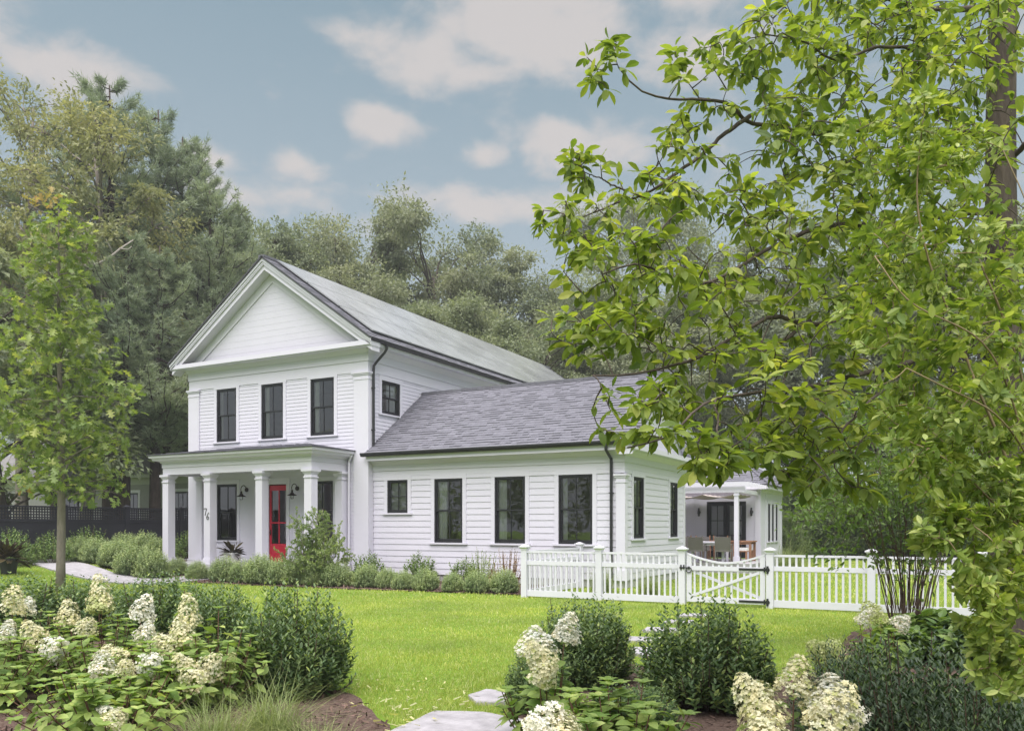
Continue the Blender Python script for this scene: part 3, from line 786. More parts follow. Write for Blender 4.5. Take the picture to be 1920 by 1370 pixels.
f = MB(frS(RY)); xm = (DR[0]+DR[1])/2
ring(f, *DR, .05, -.1, .01)
for a, c in ((DR[0]+.052, xm-.002), (xm+.002, DR[1]-.052)):
    ring(f, a, c, DR[2]+.052, DR[3]-.052, .12, -.07, -.03, wb=.25)
    um = (a+c)/2; f.box(um-.014,um+.014,-.06,-.035,DR[2]+.302,DR[3]-.174)
    for t in (1/3, 2/3):
        z = DR[2]+.302+(DR[3]-.174-DR[2]-.302)*t
        f.box(a+.121,um-.015,-.06,-.035,z-.014,z+.014); f.box(um+.015,c-.121,-.06,-.035,z-.014,z+.014)
fd = f.build('french_door', M['black'], house)
f = MB(frS(RY)); f.quad((DR[0]+.15,-.05,DR[2]+.28),(DR[1]-.15,-.05,DR[2]+.28),(DR[1]-.15,-.05,DR[3]-.16),(DR[0]+.15,-.05,DR[3]-.16)); f.build('pane', M['glass'], fd)
f = MB(frS(RY)); f.quad((DR[0]+.05,-.2,DR[2]),(DR[1]-.05,-.2,DR[2]),(DR[1]-.05,-.2,DR[3]),(DR[0]+.05,-.2,DR[3])); f.build('blind', M['blind'], fd)
for x in (-9.06,-6.98+.02):
    a = MB(frS(RY)); a.tube([(x,0,2.2),(x,.03,2.2)], .055, 14); a.tube([(x,.02,2.2),(x,.09,2.2)], .015, 6); sc_ = a.build('wall_sconce', M['metal'], house)
    l = MB(); l.lathe((x,RY-.11,2.03), [(0,0),(.03,0),(.045,.03),(.045,.09),(.06,.12),(.05,.22),(.035,.24),(.035,.33),(0,.34)], 14); l.build('lamp_shade', M['metal'], sc_)
# ------------------------------------------------------------------ white picket fence and gate
FY = 16.93
def post(parent, x, y, h=1.20, wd=.135):
    p = MB(); p.cbox(x,y,wd,wd,-.1,h-.115); o = p.build('post', M['vinyl'], parent)
    c = MB(); c.cbox(x,y,wd+.012,wd+.012,h-.114,h-.085); c.frus(x,y,wd+.012,wd+.07,h-.085,h-.05); c.cbox(x,y,wd+.085,wd+.085,h-.05,h-.025); c.frus(x,y,wd+.05,.04,h-.025,h+.012)
    c.build('cap', M['vinyl'], o)
def panel(parent, p0, p1, n, h=1.07, wd=.135):
    p0, p1 = np.array(p0, float), np.array(p1, float)
    L = np.linalg.norm(p1-p0); u = (p1-p0)/L; nrm = np.array((-u[1], u[0]))
    fr = lambda a, q, z: (p0[0]+u[0]*a+nrm[0]*q, p0[1]+u[1]*a+nrm[1]*q, z)
    g = MB(fr); a0, a1 = wd/2+.002, L-wd/2-.002
    g.box(a0,a1,-.022,.022,.02,.16); g.box(a0,a1,-.024,.024,.745,.84); g.box(a0,a1,-.022,.022,h-.045,h)
    st = (a1-a0)/n
    for k in range(n):
        c = a0+st*(k+.5)
        g.box(c-.021,c+.021,-.012,.012,.155,h-.04)
    g.build('panel', M['vinyl'], parent)
fa = thing('picket_fence', "white picket fence left of the gate, turning back at its corner post to the wing", 'fence', (-8.74, FY, 0))
xs = [-8.74, -6.88, -5.0]
for x in xs: post(fa, x, FY)
panel(fa, (xs[0],FY), (xs[1],FY), 13); panel(fa, (xs[1],FY), (xs[2],FY), 14)
post(fa, -8.74, WY-.30); panel(fa, (-8.74,FY), (-8.74,WY-.30), 23)
fb = thing('picket_fence', "white picket fence running right from the gate to behind the leafy shrubs", 'fence', (-3.22, FY, 0))
xs = [-3.20, -1.336, .53, 2.40]
for x in xs: post(fb, x, FY)
for a, b_ in zip(xs[:-1], xs[1:]): panel(fb, (a,FY), (b_,FY), 14)

gt = thing('picket_gate', "white picket garden gate with scooped top, cross brace and black strap hinges", 'gate', (-4.1, FY, 0))
gx0, gx1 = -4.90, -3.295
g = MB(); g.box(gx0,gx0+.10,FY-.025,FY+.025,.06,1.03); g.box(gx1-.10,gx1,FY-.025,FY+.025,.06,1.03)
g.box(gx0+.101,gx1-.101,FY-.023,FY+.023,.06,.17); g.box(gx0+.101,gx1-.101,FY-.023,FY+.023,.72,.81)
def scoop(x): 
    t = (x-gx0)/(gx1-gx0)*2-1
    return .86+.185*abs(t)**1.7
N_ = 22; tp = [(gx0+(gx1-gx0)*k/N_) for k in range(N_+1)]
for a, b_ in zip(tp[:-1], tp[1:]):
    g.prism([(a,FY-.028,scoop(a)),(a,FY+.028,scoop(a)),(a,FY+.028,scoop(a)+.04),(a,FY-.028,scoop(a)+.04)],
            [(b_,FY-.028,scoop(b_)),(b_,FY+.028,scoop(b_)),(b_,FY+.028,scoop(b_)+.04),(b_,FY-.028,scoop(b_)+.04)])
g.build('frame', M['vinyl'], gt)
g = MB()
for k in range(11):
    c = gx0+.1+(gx1-gx0-.2)*(k+.5)/11; g.box(c-.02,c+.02,FY-.010,FY+.012,.165,scoop(c)+.005)
g.build('pickets', M['vinyl'], gt)
g = MB()
for (za, zb, y) in ((.19,.70,FY-.020),(.70,.19,FY+.030)):
    xa, xb = gx0+.11, gx1-.11
    dz = .03
    g.prism([(xa,y-.008,za-dz),(xa,y+.008,za-dz),(xa,y+.008,za+dz),(xa,y-.008,za+dz)], [(xb,y-.008,zb-dz),(xb,y+.008,zb-dz),(xb,y+.008,zb+dz),(xb,y-.008,zb+dz)])
g.build('cross_brace', M['vinyl'], gt)
for z in (.765, .115):
    g = MB(); g.box(gx1-.52,gx1-.02,FY-.037,FY-.028,z-.022,z+.022); g.tube([(gx1-.01,FY-.045,z-.05),(gx1-.01,FY-.045,z+.05)],.016,10)
    g.tube([(gx1+.055,FY-.068,z),(gx1+.055,FY-.076,z)],.045,16); g.tube([(gx1+.055,FY-.070,z-.075),(gx1+.055,FY-.070,z+.075)],.022,10); g.box(gx1-.01,gx1+.05,FY-.074,FY-.068,z-.018,z+.018)
    g.build('hinge', M['metal'], gt)
g = MB(); z = .77
g.tube([(gx0+.05+.055*math.cos(t),FY-.045,z-.045+.055*math.sin(t)) for t in np.linspace(0,6.28,20)],.010,6); g.tube([(gx0+.05,FY-.03,z),(gx0+.05,FY-.05,z)],.03,12)
g.box(gx0-.14,gx0+.03,FY-.085,FY-.070,z-.010,z+.014); g.box(gx0-.12,gx0-.095,FY-.085,FY-.068,z-.05,z+.06); g.box(gx0-.06,gx0-.035,FY-.085,FY-.068,z-.03,z+.06)
g.build('latch', M['metal'], gt)

# ------------------------------------------------------------------ pergola with a canvas shade, garden furniture
pg = thing('pergola', "white pergola with a draped beige canvas shade in front of the French doors", 'pergola', (-8.6, 31.2, .34))
for x in (-6.76, -11.6):
    c = MB(); c.cbox(x,29.6,.15,.15,.345,2.84); c.cbox(x,29.6,.20,.20,.345,.55); c.cbox(x,29.6,.19,.19,2.72,2.78); c.build('post', M['trim'], pg)
c = MB(); c.box(-12.0,-6.45,29.50,29.545,2.84,3.06); c.box(-12.0,-6.45,29.655,29.70,2.84,3.06)
for x in (-6.76,-11.6): c.box(x-.06,x+.06,29.75,33.02,2.84,2.99)
c.build('beam', M['trim'], pg)
for k in range(9):
    y = 29.35+k*.43
    c = MB(); c.box(-12.1,-6.25,y-.02,y+.02,3.065,3.20); c.build('rafter', M['trim'], pg)
c = MB(); nx_, ny_ = 40, 24; vs = []
for j in range(ny_+1):
    for i in range(nx_+1):
        x = -11.5+4.6*i/nx_; y = 29.8+3.1*j/ny_
        vs.append((x, y, 2.80-.10*abs(math.sin(math.pi*(x+11.5)/1.15))**.8 + .015*math.sin(9*y)))
c.add(vs, [(j*(nx_+1)+i, j*(nx_+1)+i+1, (j+1)*(nx_+1)+i+1, (j+1)*(nx_+1)+i) for j in range(ny_) for i in range(nx_)])
c.build('canopy', M['canvas'], pg, smooth=True)
def rotz(pts, c, a): return [(c[0]+(x*math.cos(a)-y*math.sin(a)), c[1]+(x*math.sin(a)+y*math.cos(a)), z) for x, y, z in pts]
def chair(x, y, rz, label, kind, scale=1):
    t = thing('garden_chair', label, 'chair', (x, y, .342), 'garden chairs around the patio tables', rz)
    wood = kind == 'sling'
    fm = M['teak'] if wood else M['wicker']
    b = MB(); b.box(-.25,.25,-.25,.25,.40,.46 if wood else .47); b.build('seat', M['wicker'], t, local=True)
    b = MB(); b.prism([(-.24,.22,.46),(.24,.22,.46),(.24,.25,.46),(-.24,.25,.46)], [(-.24,.30,.90),(.24,.30,.90),(.24,.335,.90),(-.24,.335,.90)]); b.build('backrest', M['wicker'], t, local=True)
    for sx in (-1, 1):
        b = MB(); b.tube([(sx*.255,.26,0),(sx*.255,.25,.45),(sx*.255,.335,.95)],.020,6); b.build('rear_leg', fm, t, local=True)
        b = MB(); b.tube([(sx*.255,-.24,0),(sx*.255,-.24,.64)],.020,6); b.build('front_leg', fm, t, local=True)
        b = MB(); b.box(sx*.255-.025,sx*.255+.025,-.27,.28,.641,.665); b.build('armrest', fm, t, local=True)
    return t
def table(x, y, wx, wy, h, top, leg, name, label, rz=0):
    t = thing(name, label, 'table', (x, y, .342), None, rz)
    b = MB(); b.box(-wx/2,wx/2,-wy/2,wy/2,h-.045,h); b.build('tabletop', top, t, local=True)
    b = MB(); b.box(-wx/2+.08,wx/2-.08,-wy/2+.06,-wy/2+.085,h-.13,h-.046); b.box(-wx/2+.08,wx/2-.08,wy/2-.085,wy/2-.06,h-.13,h-.046); b.build('apron', leg, t, local=True)
    for sx in (-1, 1):
        for sy in (-1, 1):
            b = MB(); b.cbox(sx*(wx/2-.08),sy*(wy/2-.08),.08,.08,0,h-.046); b.build('leg', leg, t, local=True)
    return t
table(-7.62, 29.2, 1.25, .75, .74, M['trim'], M['trim'], 'garden_table', "white patio table seen over the scooped gate top")
table(-7.35, 30.9, 1.9, .9, .75, M['teak'], M['teak'], 'garden_table', "reddish wooden patio table behind the white table")
chair(-7.95, 28.80, R(0)+math.pi, "grey wicker chair in front of the white patio table, left one", 'wicker')
chair(-7.02, 28.80, R(6)+math.pi, "grey wicker chair in front of the white patio table, right one beside the pergola post", 'wicker')
chair(-8.75, 30.2, math.pi, "wood framed grey sling chair at the wooden patio table, leftmost of three", 'sling')
chair(-8.05, 30.2, math.pi, "wood framed grey sling chair at the wooden patio table, middle of three", 'sling')
chair(-7.4, 30.2, math.pi, "wood framed grey sling chair at the wooden patio table, rightmost of three", 'sling')
bt = thing('garden_bench', "small wooden bench with white cushion behind the pergola post", 'bench', (-6.75, 30.6, .342), None, R(90))
b = MB(); b.box(-.55,.55,-.25,.25,.36,.40); b.build('seat', M['teak'], bt, local=True)
b = MB(); b.box(-.52,.52,-.23,.2,.401,.50); b.build('cushion', M['cushion'], bt, local=True)
for sx in (-1, 1):
    for sy in (-1, 1):
        b = MB(); b.cbox(sx*.5,sy*.22,.06,.06,0,.359 if sy < 0 else .62); b.build('leg', M['teak'], bt, local=True)
b = MB(); b.box(-.55,.55,.19,.25,.621,.66); b.build('backrest', M['teak'], bt, local=True)

# ------------------------------------------------------------------ black lattice-topped boundary fence
bf = thing('boundary_fence', "near-black board fence with a lattice top along the left boundary", 'fence', (-27.1, 18, .4))
ys = [17.7-2.44*3 + 2.44*k for k in range(10)]
for y in ys:
    p = MB(); p.cbox(-27.1,y,.15,.15,.1,2.33); p.cbox(-27.1,y,.20,.20,2.33,2.36); p.frus(-27.1,y,.18,.05,2.36,2.41); p.build('post', M['blackfence'], bf)
for y0, y1 in zip(ys[:-1], ys[1:]):
    a, c = y0+.077, y1-.077
    p = MB(); p.box(-27.12,-27.08,a,c,.60,1.78)
    p.box(-27.14,-27.06,a,c,1.781,1.88); p.box(-27.14,-27.06,a,c,.50,.60); p.box(-27.14,-27.06,a,c,2.26,2.32); p.box(-27.13,-27.07,a,c,.2,.32); p.box(-27.11,-27.09,a,c,.321,.499)
    for k in range(14):
        y = a+(c-a)*k/14; p.box(-27.122,-27.118,y+.003,y+.008,.61,1.77)
    p.build('board_panel', M['blackfence'], bf)
    l = MB(); n = 24
    for k in range(n):
        y = a+(c-a)*(k+.5)/n; l.box(-27.112,-27.102,y-.022,y+.022,1.881,2.259)
    for k in range(4):
        z = 1.93+k*.094; l.box(-27.100,-27.090,a,c,z-.022,z+.022)
    l.build('lattice', M['blackfence'], bf)

# ------------------------------------------------------------------ neighbouring house beyond the black fence
M['nwall'] = pmat('pale_grey_house_wall', (.27,.265,.26), .7, var=.06)
M['ntrim'] = pmat('neighbour_trim', (.42,.41,.40), .6)
nh = thing('neighbour_house', "grey clapboard house with hipped roof half hidden behind the black fence and pines", 'house', (-42, 32, .4))
NX0, NX1, NY, NYB = -56.0, -33.4, 30.0, 39.0
nw = [(-41.1,-39.4),(-36.6,-35.2),(-55.0,-53.2),(-46.5,-44.5)]
w = MB(frS(NY)); siding(w, NX0, NX1, .4, 3.9, .16, .015, [hole(u,1.7,3.45) for u in nw]); w.build('wall', M['nwall'], nh)
w = MB(frE(NX1)); siding(w, NY, NYB, .4, 3.9, .16, .015); w.build('wall', M['nwall'], nh)
for u in nw: window(nh, frS(NY), u[0], u[1], 1.7, 3.45, cols=4, cas=.14)
b = MB(); b.box(NX0,NX1+.05,NY-.05,NY+.02,3.9,4.25); b.box(NX1-.02,NX1+.05,NY+.021,NYB,3.9,4.25); b.box(NX0,NX1+.5,NY-.5,NYB,4.251,4.42); b.build('cornice', M['ntrim'], nh)
b = MB(); b.box(NX0,NX1-.1,NY+2.5,NY+2.6,.5,4.2); b.build('interior_wall', M['room'], nh)
b = MB(); a, c, d_, e_ = NX0-.6, NX1+.6, NY-.6, NYB+.6; ym = (NY+NYB)/2
b.add([(a,d_,4.42),(c,d_,4.42),(c-5.1,ym,8.4),(a+5.1,ym,8.4),(c,e_,4.42),(a,e_,4.42)], [(0,1,2,3),(1,4,2),(4,5,3,2),(5,0,3),(0,5,4,1)])
b.build('roof', pmat('neighbour_shingles', (.20,.19,.19), .9, var=.25, scale=6, stretch=(1,1,3)), nh)
b = MB(); b.box(-38.3,-36.2,NY+1.2,NY+3.5,5.0,6.9); b.prism([(-38.6,NY+.9,6.9),(-35.9,NY+.9,6.9),(-37.25,NY+.9,8.0)], [(-38.6,NY+5,6.9),(-35.9,NY+5,6.9),(-37.25,NY+5,8.0)]); b.build('dormer', M['ntrim'], nh)
# ------------------------------------------------------------------ leaves
def tpl_ovate(w=.5, fold=.12, curve=.18, peak=.45, wave=0.0):
    rows = [.22, .5, .78]
    hw = [w*.5*math.sin(math.pi*(t**(math.log(.5)/math.log(peak)))) ** .8 for t in rows]
    V = [(0,0,0)]
    for t, h in zip(rows, hw):
        zc = -curve*t*t
        V += [(-h,t,zc+fold*h*2), (0,t,zc), (h,t,zc+fold*h*2)]
    V.append((0,1,-curve))
    T = [(0,2,1),(0,3,2),(7,8,10),(8,9,10)]
    Q = [(1,2,5,4),(2,3,6,5),(4,5,8,7),(5,6,9,8)]
    return np.array(V), [np.array(T), np.array(Q)]
def tpl_simple(w=.5, fold=.15, curve=.12):
    V = [(0,0,0),(-w/2,.45,fold*w),(w/2,.45,fold*w),(0,1,-curve),(0,.5,-curve*.3)]
    return np.array(V), [np.array([(0,4,1),(0,2,4),(1,4,3),(4,2,3)])]
def tpl_oak():
    R_ = [(.02,0),(.06,.14),(.20,.20),(.26,.30),(.11,.33),(.14,.42),(.36,.52),(.40,.62),(.15,.58),(.16,.68),(.27,.80),(.22,.88),(.08,.84),(0,1)]
    f = lambda x, y: (x, y, .25*abs(x)-.22*y*y)
    V = [f(0,0), f(0,.36), f(0,.62)] + [f(x,y) for x, y in R_] + [f(-x,y) for x, y in R_[:-1]]
    n = len(R_); a = list(range(3,3+n)); b = list(range(3+n,3+2*n-1))+[3+n-1]
    Fr = [tuple(a[0:5])+(1,0), tuple(a[4:9])+(2,1), tuple(a[8:14])+(2,)]
    Fl = [tuple(b[0:5])+(1,0), tuple(b[4:9])+(2,1), tuple(b[8:14])+(2,)]
    return np.array(V), [np.array([f]) for f in Fr+[t[::-1] for t in Fl]]
def tpl_needle(w=.08): return np.array([(-w/2,0,0),(w/2,0,0),(0,1,0)]), [np.array([(0,1,2)])]
def tpl_flower():
    V, Q = [(0,0,0)], []
    for k in range(4):
        t = k*math.pi/2; c, s = math.cos(t), math.sin(t)
        p = [(.45,-.34,.16),(.95,0,.22),(.45,.34,.16)]
        i = len(V); V += [(x*c-y*s, x*s+y*c, z) for x, y, z in p]; Q.append((0,i,i+1,i+2))
    return np.array(V), [np.array(Q)]
def unit(a): return a/(np.linalg.norm(a, axis=-1, keepdims=True)+1e-9)
def place(tpl, P, D, Nn, Sz):
    V, F = tpl; P, D = np.asarray(P, float), unit(np.asarray(D, float))
    Nn = np.asarray(Nn, float); Nn = unit(Nn - D*(Nn*D).sum(-1, keepdims=True)); X = np.cross(D, Nn)
    Sz = np.broadcast_to(np.asarray(Sz, float), (len(P),))
    out = P[:,None,:] + Sz[:,None,None]*(V[None,:,0,None]*X[:,None,:] + V[None,:,1,None]*D[:,None,:] + V[None,:,2,None]*Nn[:,None,:])
    k = len(V); offs = (np.arange(len(P))*k)[:,None,None]
    return out.reshape(-1,3), [(f[None]+offs).reshape(-1, f.shape[1]) for f in F]
def join(parts):
    Vs, by, o = [], {}, 0
    for V, F in parts:
        Vs.append(V)
        for f in F: by.setdefault(f.shape[1], []).append(f+o)
        o += len(V)
    return np.concatenate(Vs), [np.concatenate(by[k]) for k in sorted(by)]
OV, OVW, SIM, OAK, NEE, FLO = tpl_ovate(.46), tpl_ovate(.62,.1,.22), tpl_simple(.5), tpl_oak(), tpl_needle(), tpl_flower()
OBOV = tpl_ovate(.44,.10,.28,.56)
LANCE = tpl_ovate(.34,.14,.10)

L = {}
L['hick'] = leafmat('hickory_leaf', (.10,.155,.035), (.265,.325,.070), .46, .5, (1.4,1.45,.55), accent=(.34,.37,.11), acc=.08, spec=.2, patch=.28, pscale=1.3)
L['privet'] = leafmat('fresh_green_leaf', (.13,.20,.040), (.28,.345,.085), .38, .40, (1.35,1.4,.55), accent=(.38,.43,.14), acc=.12, pscale=1.5)
L['stems'] = leafmat('lilac_leaf', (.095,.155,.045), (.18,.26,.08), .36, .45)
L['oak'] = leafmat('young_oak_leaf', (.13,.19,.06), (.27,.335,.11), .42, .42, (1.35,1.4,.6), accent=(.36,.39,.14), acc=.10)
L['oaktip'] = leafmat('orange_new_growth', (.40,.25,.10), (.40,.36,.12), .4, .5, (1.2,1.2,.8))
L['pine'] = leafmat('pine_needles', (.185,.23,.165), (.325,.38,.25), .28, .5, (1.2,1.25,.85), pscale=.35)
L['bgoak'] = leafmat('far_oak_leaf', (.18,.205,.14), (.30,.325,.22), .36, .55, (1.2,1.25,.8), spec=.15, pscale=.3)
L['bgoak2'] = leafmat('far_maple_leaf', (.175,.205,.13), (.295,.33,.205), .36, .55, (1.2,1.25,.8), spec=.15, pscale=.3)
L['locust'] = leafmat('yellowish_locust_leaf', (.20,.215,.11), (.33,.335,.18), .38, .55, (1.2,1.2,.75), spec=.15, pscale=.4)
L['dark'] = leafmat('dark_hedge_leaf', (.07,.105,.04), (.15,.20,.075), .25, .45)
L['ink'] = leafmat('inkberry_leaf', (.055,.105,.042), (.15,.215,.08), .25, .38, accent=(.27,.34,.10), acc=.08, spec=.3, pscale=4)
L['ink2'] = leafmat('glossy_dark_leaf', (.035,.07,.036), (.10,.15,.07), .18, .33, accent=(.18,.26,.08), acc=.06, spec=.4, pscale=4)
L['box'] = leafmat('grey_green_small_leaf', (.19,.26,.12), (.36,.43,.22), .28, .5, (1.2,1.3,.7), accent=(.46,.52,.24), acc=.12)
L['rhodo'] = leafmat('rhododendron_leaf', (.07,.13,.035), (.19,.27,.08), .25, .38, pscale=3)
L['hyd'] = leafmat('hydrangea_leaf', (.15,.245,.055), (.30,.39,.12), .38, .5, (1.35,1.4,.65), accent=(.39,.46,.16), acc=.10, pscale=3)
L['shrub'] = leafmat('airy_shrub_leaf', (.15,.215,.085), (.31,.37,.17), .34, .45)
L['redleaf'] = leafmat('reddish_leaf', (.17,.12,.06), (.30,.20,.10), .3, .5)
L['darkplant'] = leafmat('dark_purple_leaf', (.03,.022,.018), (.075,.06,.03), .15, .4)
L['grassy'] = leafmat('ornamental_grass_blade', (.15,.21,.06), (.33,.37,.16), .3, .45, (1.2,1.3,.7))
L['lawn'] = leafmat('lawn_blade', (.285,.355,.070), (.45,.51,.135), .38, .5, (1.25,1.3,.65), accent=(.55,.55,.28), acc=.12, patch=.24, pscale=.6)
L['dry'] = leafmat('dry_clippings', (.40,.38,.20), (.55,.52,.30), .3, .6)
M['petal_c'] = leafmat('cream_petal', (.60,.57,.36), (.78,.75,.56), .3, .6, (1,1,.9), accent=(.50,.52,.22), acc=.15, pscale=9)
M['petal_w'] = leafmat('white_petal', (.72,.70,.60), (.88,.865,.79), .3, .6, (1,1,.95), accent=(.55,.50,.32), acc=.08, pscale=9)
M['petal_g'] = leafmat('greenish_petal', (.42,.47,.17), (.62,.64,.33), .25, .6, (1,1,.8))

def rdirs(rg, n): return unit(rg.normal(size=(n,3)))
# ------------------------------------------------------------------ tall background trees
def limb(a, b, rg, sag=.1, k=7):
    a, b = np.array(a, float), np.array(b, float); t = np.linspace(0,1,k)[:,None]
    L_ = np.linalg.norm(b-a)
    bow = np.array((0,0,1))*L_*sag + rg.normal(size=3)*L_*.05
    P = a+(b-a)*t + bow*(np.sin(t*math.pi)*.7+0)*(-1 if sag < 0 else 1)
    return P + np.vstack([np.zeros(3), rg.normal(size=(k-2,3))*L_*.015, np.zeros(3)])
def make_decid(root, seed, H, Rw, base, nclump, nsub, nleaf, ls, mat, tr, bark, tpl=SIM, flat=.7, top=1.0, spread=.30, hole=.45):
    rg = np.random.default_rng(seed)
    zc, hz = (base+H)/2, (H-base)/2
    C = []
    while len(C) < nclump:
        d = rdirs(rg, 1)[0]; r = rg.uniform(hole, 1)**.6
        lump = .90+.13*math.sin(3*math.atan2(d[1], d[0])+seed)+.07*math.sin(5*d[2]+seed*2)
        p = np.array((d[0]*Rw*r*lump, d[1]*Rw*r*lump, zc+d[2]*hz*r*(.9+.12*lump)))
        if p[2] > base-.3: C.append(p)
    C = np.array(C); rc = Rw*spread*rg.uniform(.6, 1.25, nclump)
    tw = MB()
    sway = rg.normal(size=2)*.3
    trunk = np.array([(sway[0]*math.sin(2*t), sway[1]*math.sin(3*t), H*.8*t) for t in np.linspace(0,1,10)]); trunk[0,2] = -.3
    tw.tube(trunk, np.linspace(tr, tr*.18, 10)*np.array([1.35]+[1]*9), 10)
    Ps, Ds, Ns = [], [], []
    for c, r in zip(C, rc):
        hz_ = math.hypot(c[0], c[1]); z0 = np.clip(c[2]-hz_*rg.uniform(.5, .95), base*.75, H*.76)
        t = z0/(H*.8); s = np.array((np.interp(t, np.linspace(0,1,10), trunk[:,0]), np.interp(t, np.linspace(0,1,10), trunk[:,1]), z0))
        P = limb(s, c, rg, .12); r0 = max(.03, tr*.42*(1-.6*t)*rg.uniform(.6,1))
        tw.tube(P, np.linspace(r0, .018, len(P)), 6)
        subs = c + unit(rg.normal(size=(nsub,3)))*r*rg.uniform(.35,1,(nsub,1))*np.array((1,1,flat))
        for q in subs[::2]:
            tw.tube(limb(P[-2], q, rg, .05, 4), np.linspace(.02,.008,4), 4, cap=False)
        n = max(4, int(nleaf*rg.uniform(.6,1.3)))
        pos = (subs[:,None,:] + rg.normal(size=(nsub,n,3))*r*.19*np.array((1,1,.62))).reshape(-1,3)
        out = unit(pos-c)
        Ps.append(pos); Ds.append(unit(out+rg.normal(size=out.shape)*.7+np.array((0,0,-.35)))); Ns.append(unit(out*.5+rg.normal(size=out.shape)*.55+np.array((0,0,.8))))
    Ps, Ds, Ns = map(np.concatenate, (Ps, Ds, Ns))
    V, F = place(tpl, Ps, Ds, Ns, ls*rg.uniform(.65,1.3,len(Ps)))
    mesh_np('crown', V, F, mat, root, local=True)
    tw.build('trunk', bark, root, smooth=True, local=True)
def make_pine(root, seed, H, Rw, mat, tr, low=.12, dens=1.0):
    rg = np.random.default_rng(seed); tw = MB()
    trunk = np.array([(.25*math.sin(1.7*t+seed), .25*math.sin(2.3*t), H*t) for t in np.linspace(0,1,12)]); trunk[0,2] = -.3
    tw.tube(trunk, np.linspace(tr, .03, 12), 10)
    Ps, Ds = [], []
    z = H*low
    while z < H-.3:
        t = z/H
        prof = min(1, (1-t)*1.9+.10)*(.55+.45*min(1,(t-low+.05)*5)) * (1.0 if rg.random() > .15 else .6)
        for k in range(rg.integers(4,7)):
            a = rg.uniform(0, 2*math.pi); Lb = Rw*prof*rg.uniform(.55,1.15)+.25
            zz = z+rg.uniform(-.35,.35)
            d = np.array((math.cos(a), math.sin(a), 0)); side = np.array((-d[1], d[0], 0))
            rise = rg.uniform(-.05,.28)+.55*max(0,t-.6)
            u = np.linspace(0,1,6)
            B = np.array((0,0,zz)) + d*(Lb*u)[:,None] + np.array((0,0,1))*(Lb*(rise*u - .22*np.sin(u*math.pi)+.10*u**3))[:,None] + rg.normal(size=(6,3))*.03*Lb*u[:,None]
            tw.tube(B, np.linspace(.02+.014*Lb, .01, 6), 5, cap=False)
            nt = int((6+Lb*11)*dens); s = rg.uniform(.22,1,nt)**.75
            c = np.stack([np.interp(s, u, B[:,i]) for i in range(3)], 1)
            wv = Lb*.30*np.sin(np.clip(s,0,1)*math.pi*.8+.35)
            lat = rg.normal(size=nt)*.62
            c = c + side*(lat*wv)[:,None] + d*(np.abs(lat)*wv*-.25)[:,None] + np.array((0,0,1))*(rg.normal(size=nt)*.10+.10-.08*np.abs(lat)*wv)[:,None]
            nn = 15
            td = unit(d*.75 + side*(lat*.55)[:,None] + np.array((0,0,.55)))
            nd = unit(td[:,None,:]*.9 + rg.normal(size=(nt,nn,3))*.75)
            Ps.append((np.repeat(c, nn, 0) + rg.normal(size=(nt*nn,3))*.05)); Ds.append(nd.reshape(-1,3))
        z += rg.uniform(.42,.75)*(1.15-.35*t)
    Ps, Ds = np.concatenate(Ps), np.concatenate(Ds)
    V, F = place(tpl_needle(.115), Ps, Ds, rg.normal(size=Ps.shape), rg.uniform(.20,.36,len(Ps)))
    mesh_np('crown', V, F, mat, root, local=True)
    tw.build('trunk', M['pinebark'], root, smooth=True, local=True)

PROTO, TOP = {}, {}
def tree_at(kind, u, vtop, d, name, label, cat='tree', group=None, rz=0.0, wide=1.0, maker=None, H0=None):
    """a tree whose top reaches vtop in the photo when it stands d metres away"""
    p = at(u, 985, d); zg = float(gz(p[0], p[1])); H = EYE+(HORIZ-vtop)*d/FPX-zg
    if kind not in PROTO:
        r = thing(name, label, cat, (0,0,0), group); maker(r)
        zs = sorted(v.co.z for ch in r.children if ch.name.startswith('crown') for v in ch.data.vertices)
        PROTO[kind] = r; TOP[kind] = zs[int(len(zs)*.9995)]; first = True
    else: first = False
    s = H/TOP[kind]
    if not first:
        r = copy_tree(PROTO[kind]); tag(r, label, cat, group)
        r.name = name
    r.location = (p[0], p[1], zg); r.rotation_euler = (0,0,rz); r.scale = (s*wide, s*wide, s)
    return r
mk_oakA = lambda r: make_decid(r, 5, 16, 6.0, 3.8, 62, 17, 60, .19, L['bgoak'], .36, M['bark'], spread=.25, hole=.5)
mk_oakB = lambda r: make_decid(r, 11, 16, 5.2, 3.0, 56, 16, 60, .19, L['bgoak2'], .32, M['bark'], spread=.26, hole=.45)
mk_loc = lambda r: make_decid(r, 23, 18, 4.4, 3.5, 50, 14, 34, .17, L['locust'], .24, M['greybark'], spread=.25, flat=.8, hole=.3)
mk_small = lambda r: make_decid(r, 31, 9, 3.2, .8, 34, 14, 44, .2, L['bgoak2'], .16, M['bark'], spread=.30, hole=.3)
mk_pineA = lambda r: make_pine(r, 3, 21, 5.0, L['pine'], .38, .27)
mk_pineC = lambda r: make_pine(r, 14, 19, 4.4, L['pine'], .36, .36)
mk_pineB = lambda r: make_pine(r, 8, 18, 4.6, L['pine'], .33, .26)
G_P, G_O = 'tall pines behind the black fence', 'trees rising behind the house'
T = tree_at
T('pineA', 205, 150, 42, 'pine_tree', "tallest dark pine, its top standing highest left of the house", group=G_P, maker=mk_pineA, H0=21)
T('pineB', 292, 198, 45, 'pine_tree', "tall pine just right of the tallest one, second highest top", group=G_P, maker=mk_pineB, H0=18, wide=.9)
T('pineA', 352, 258, 46, 'pine_tree', "pine with layered boughs left of the gable, its top midway down the sloping treeline", group=G_P, rz=2.1, maker=mk_pineA, H0=21, wide=.95)
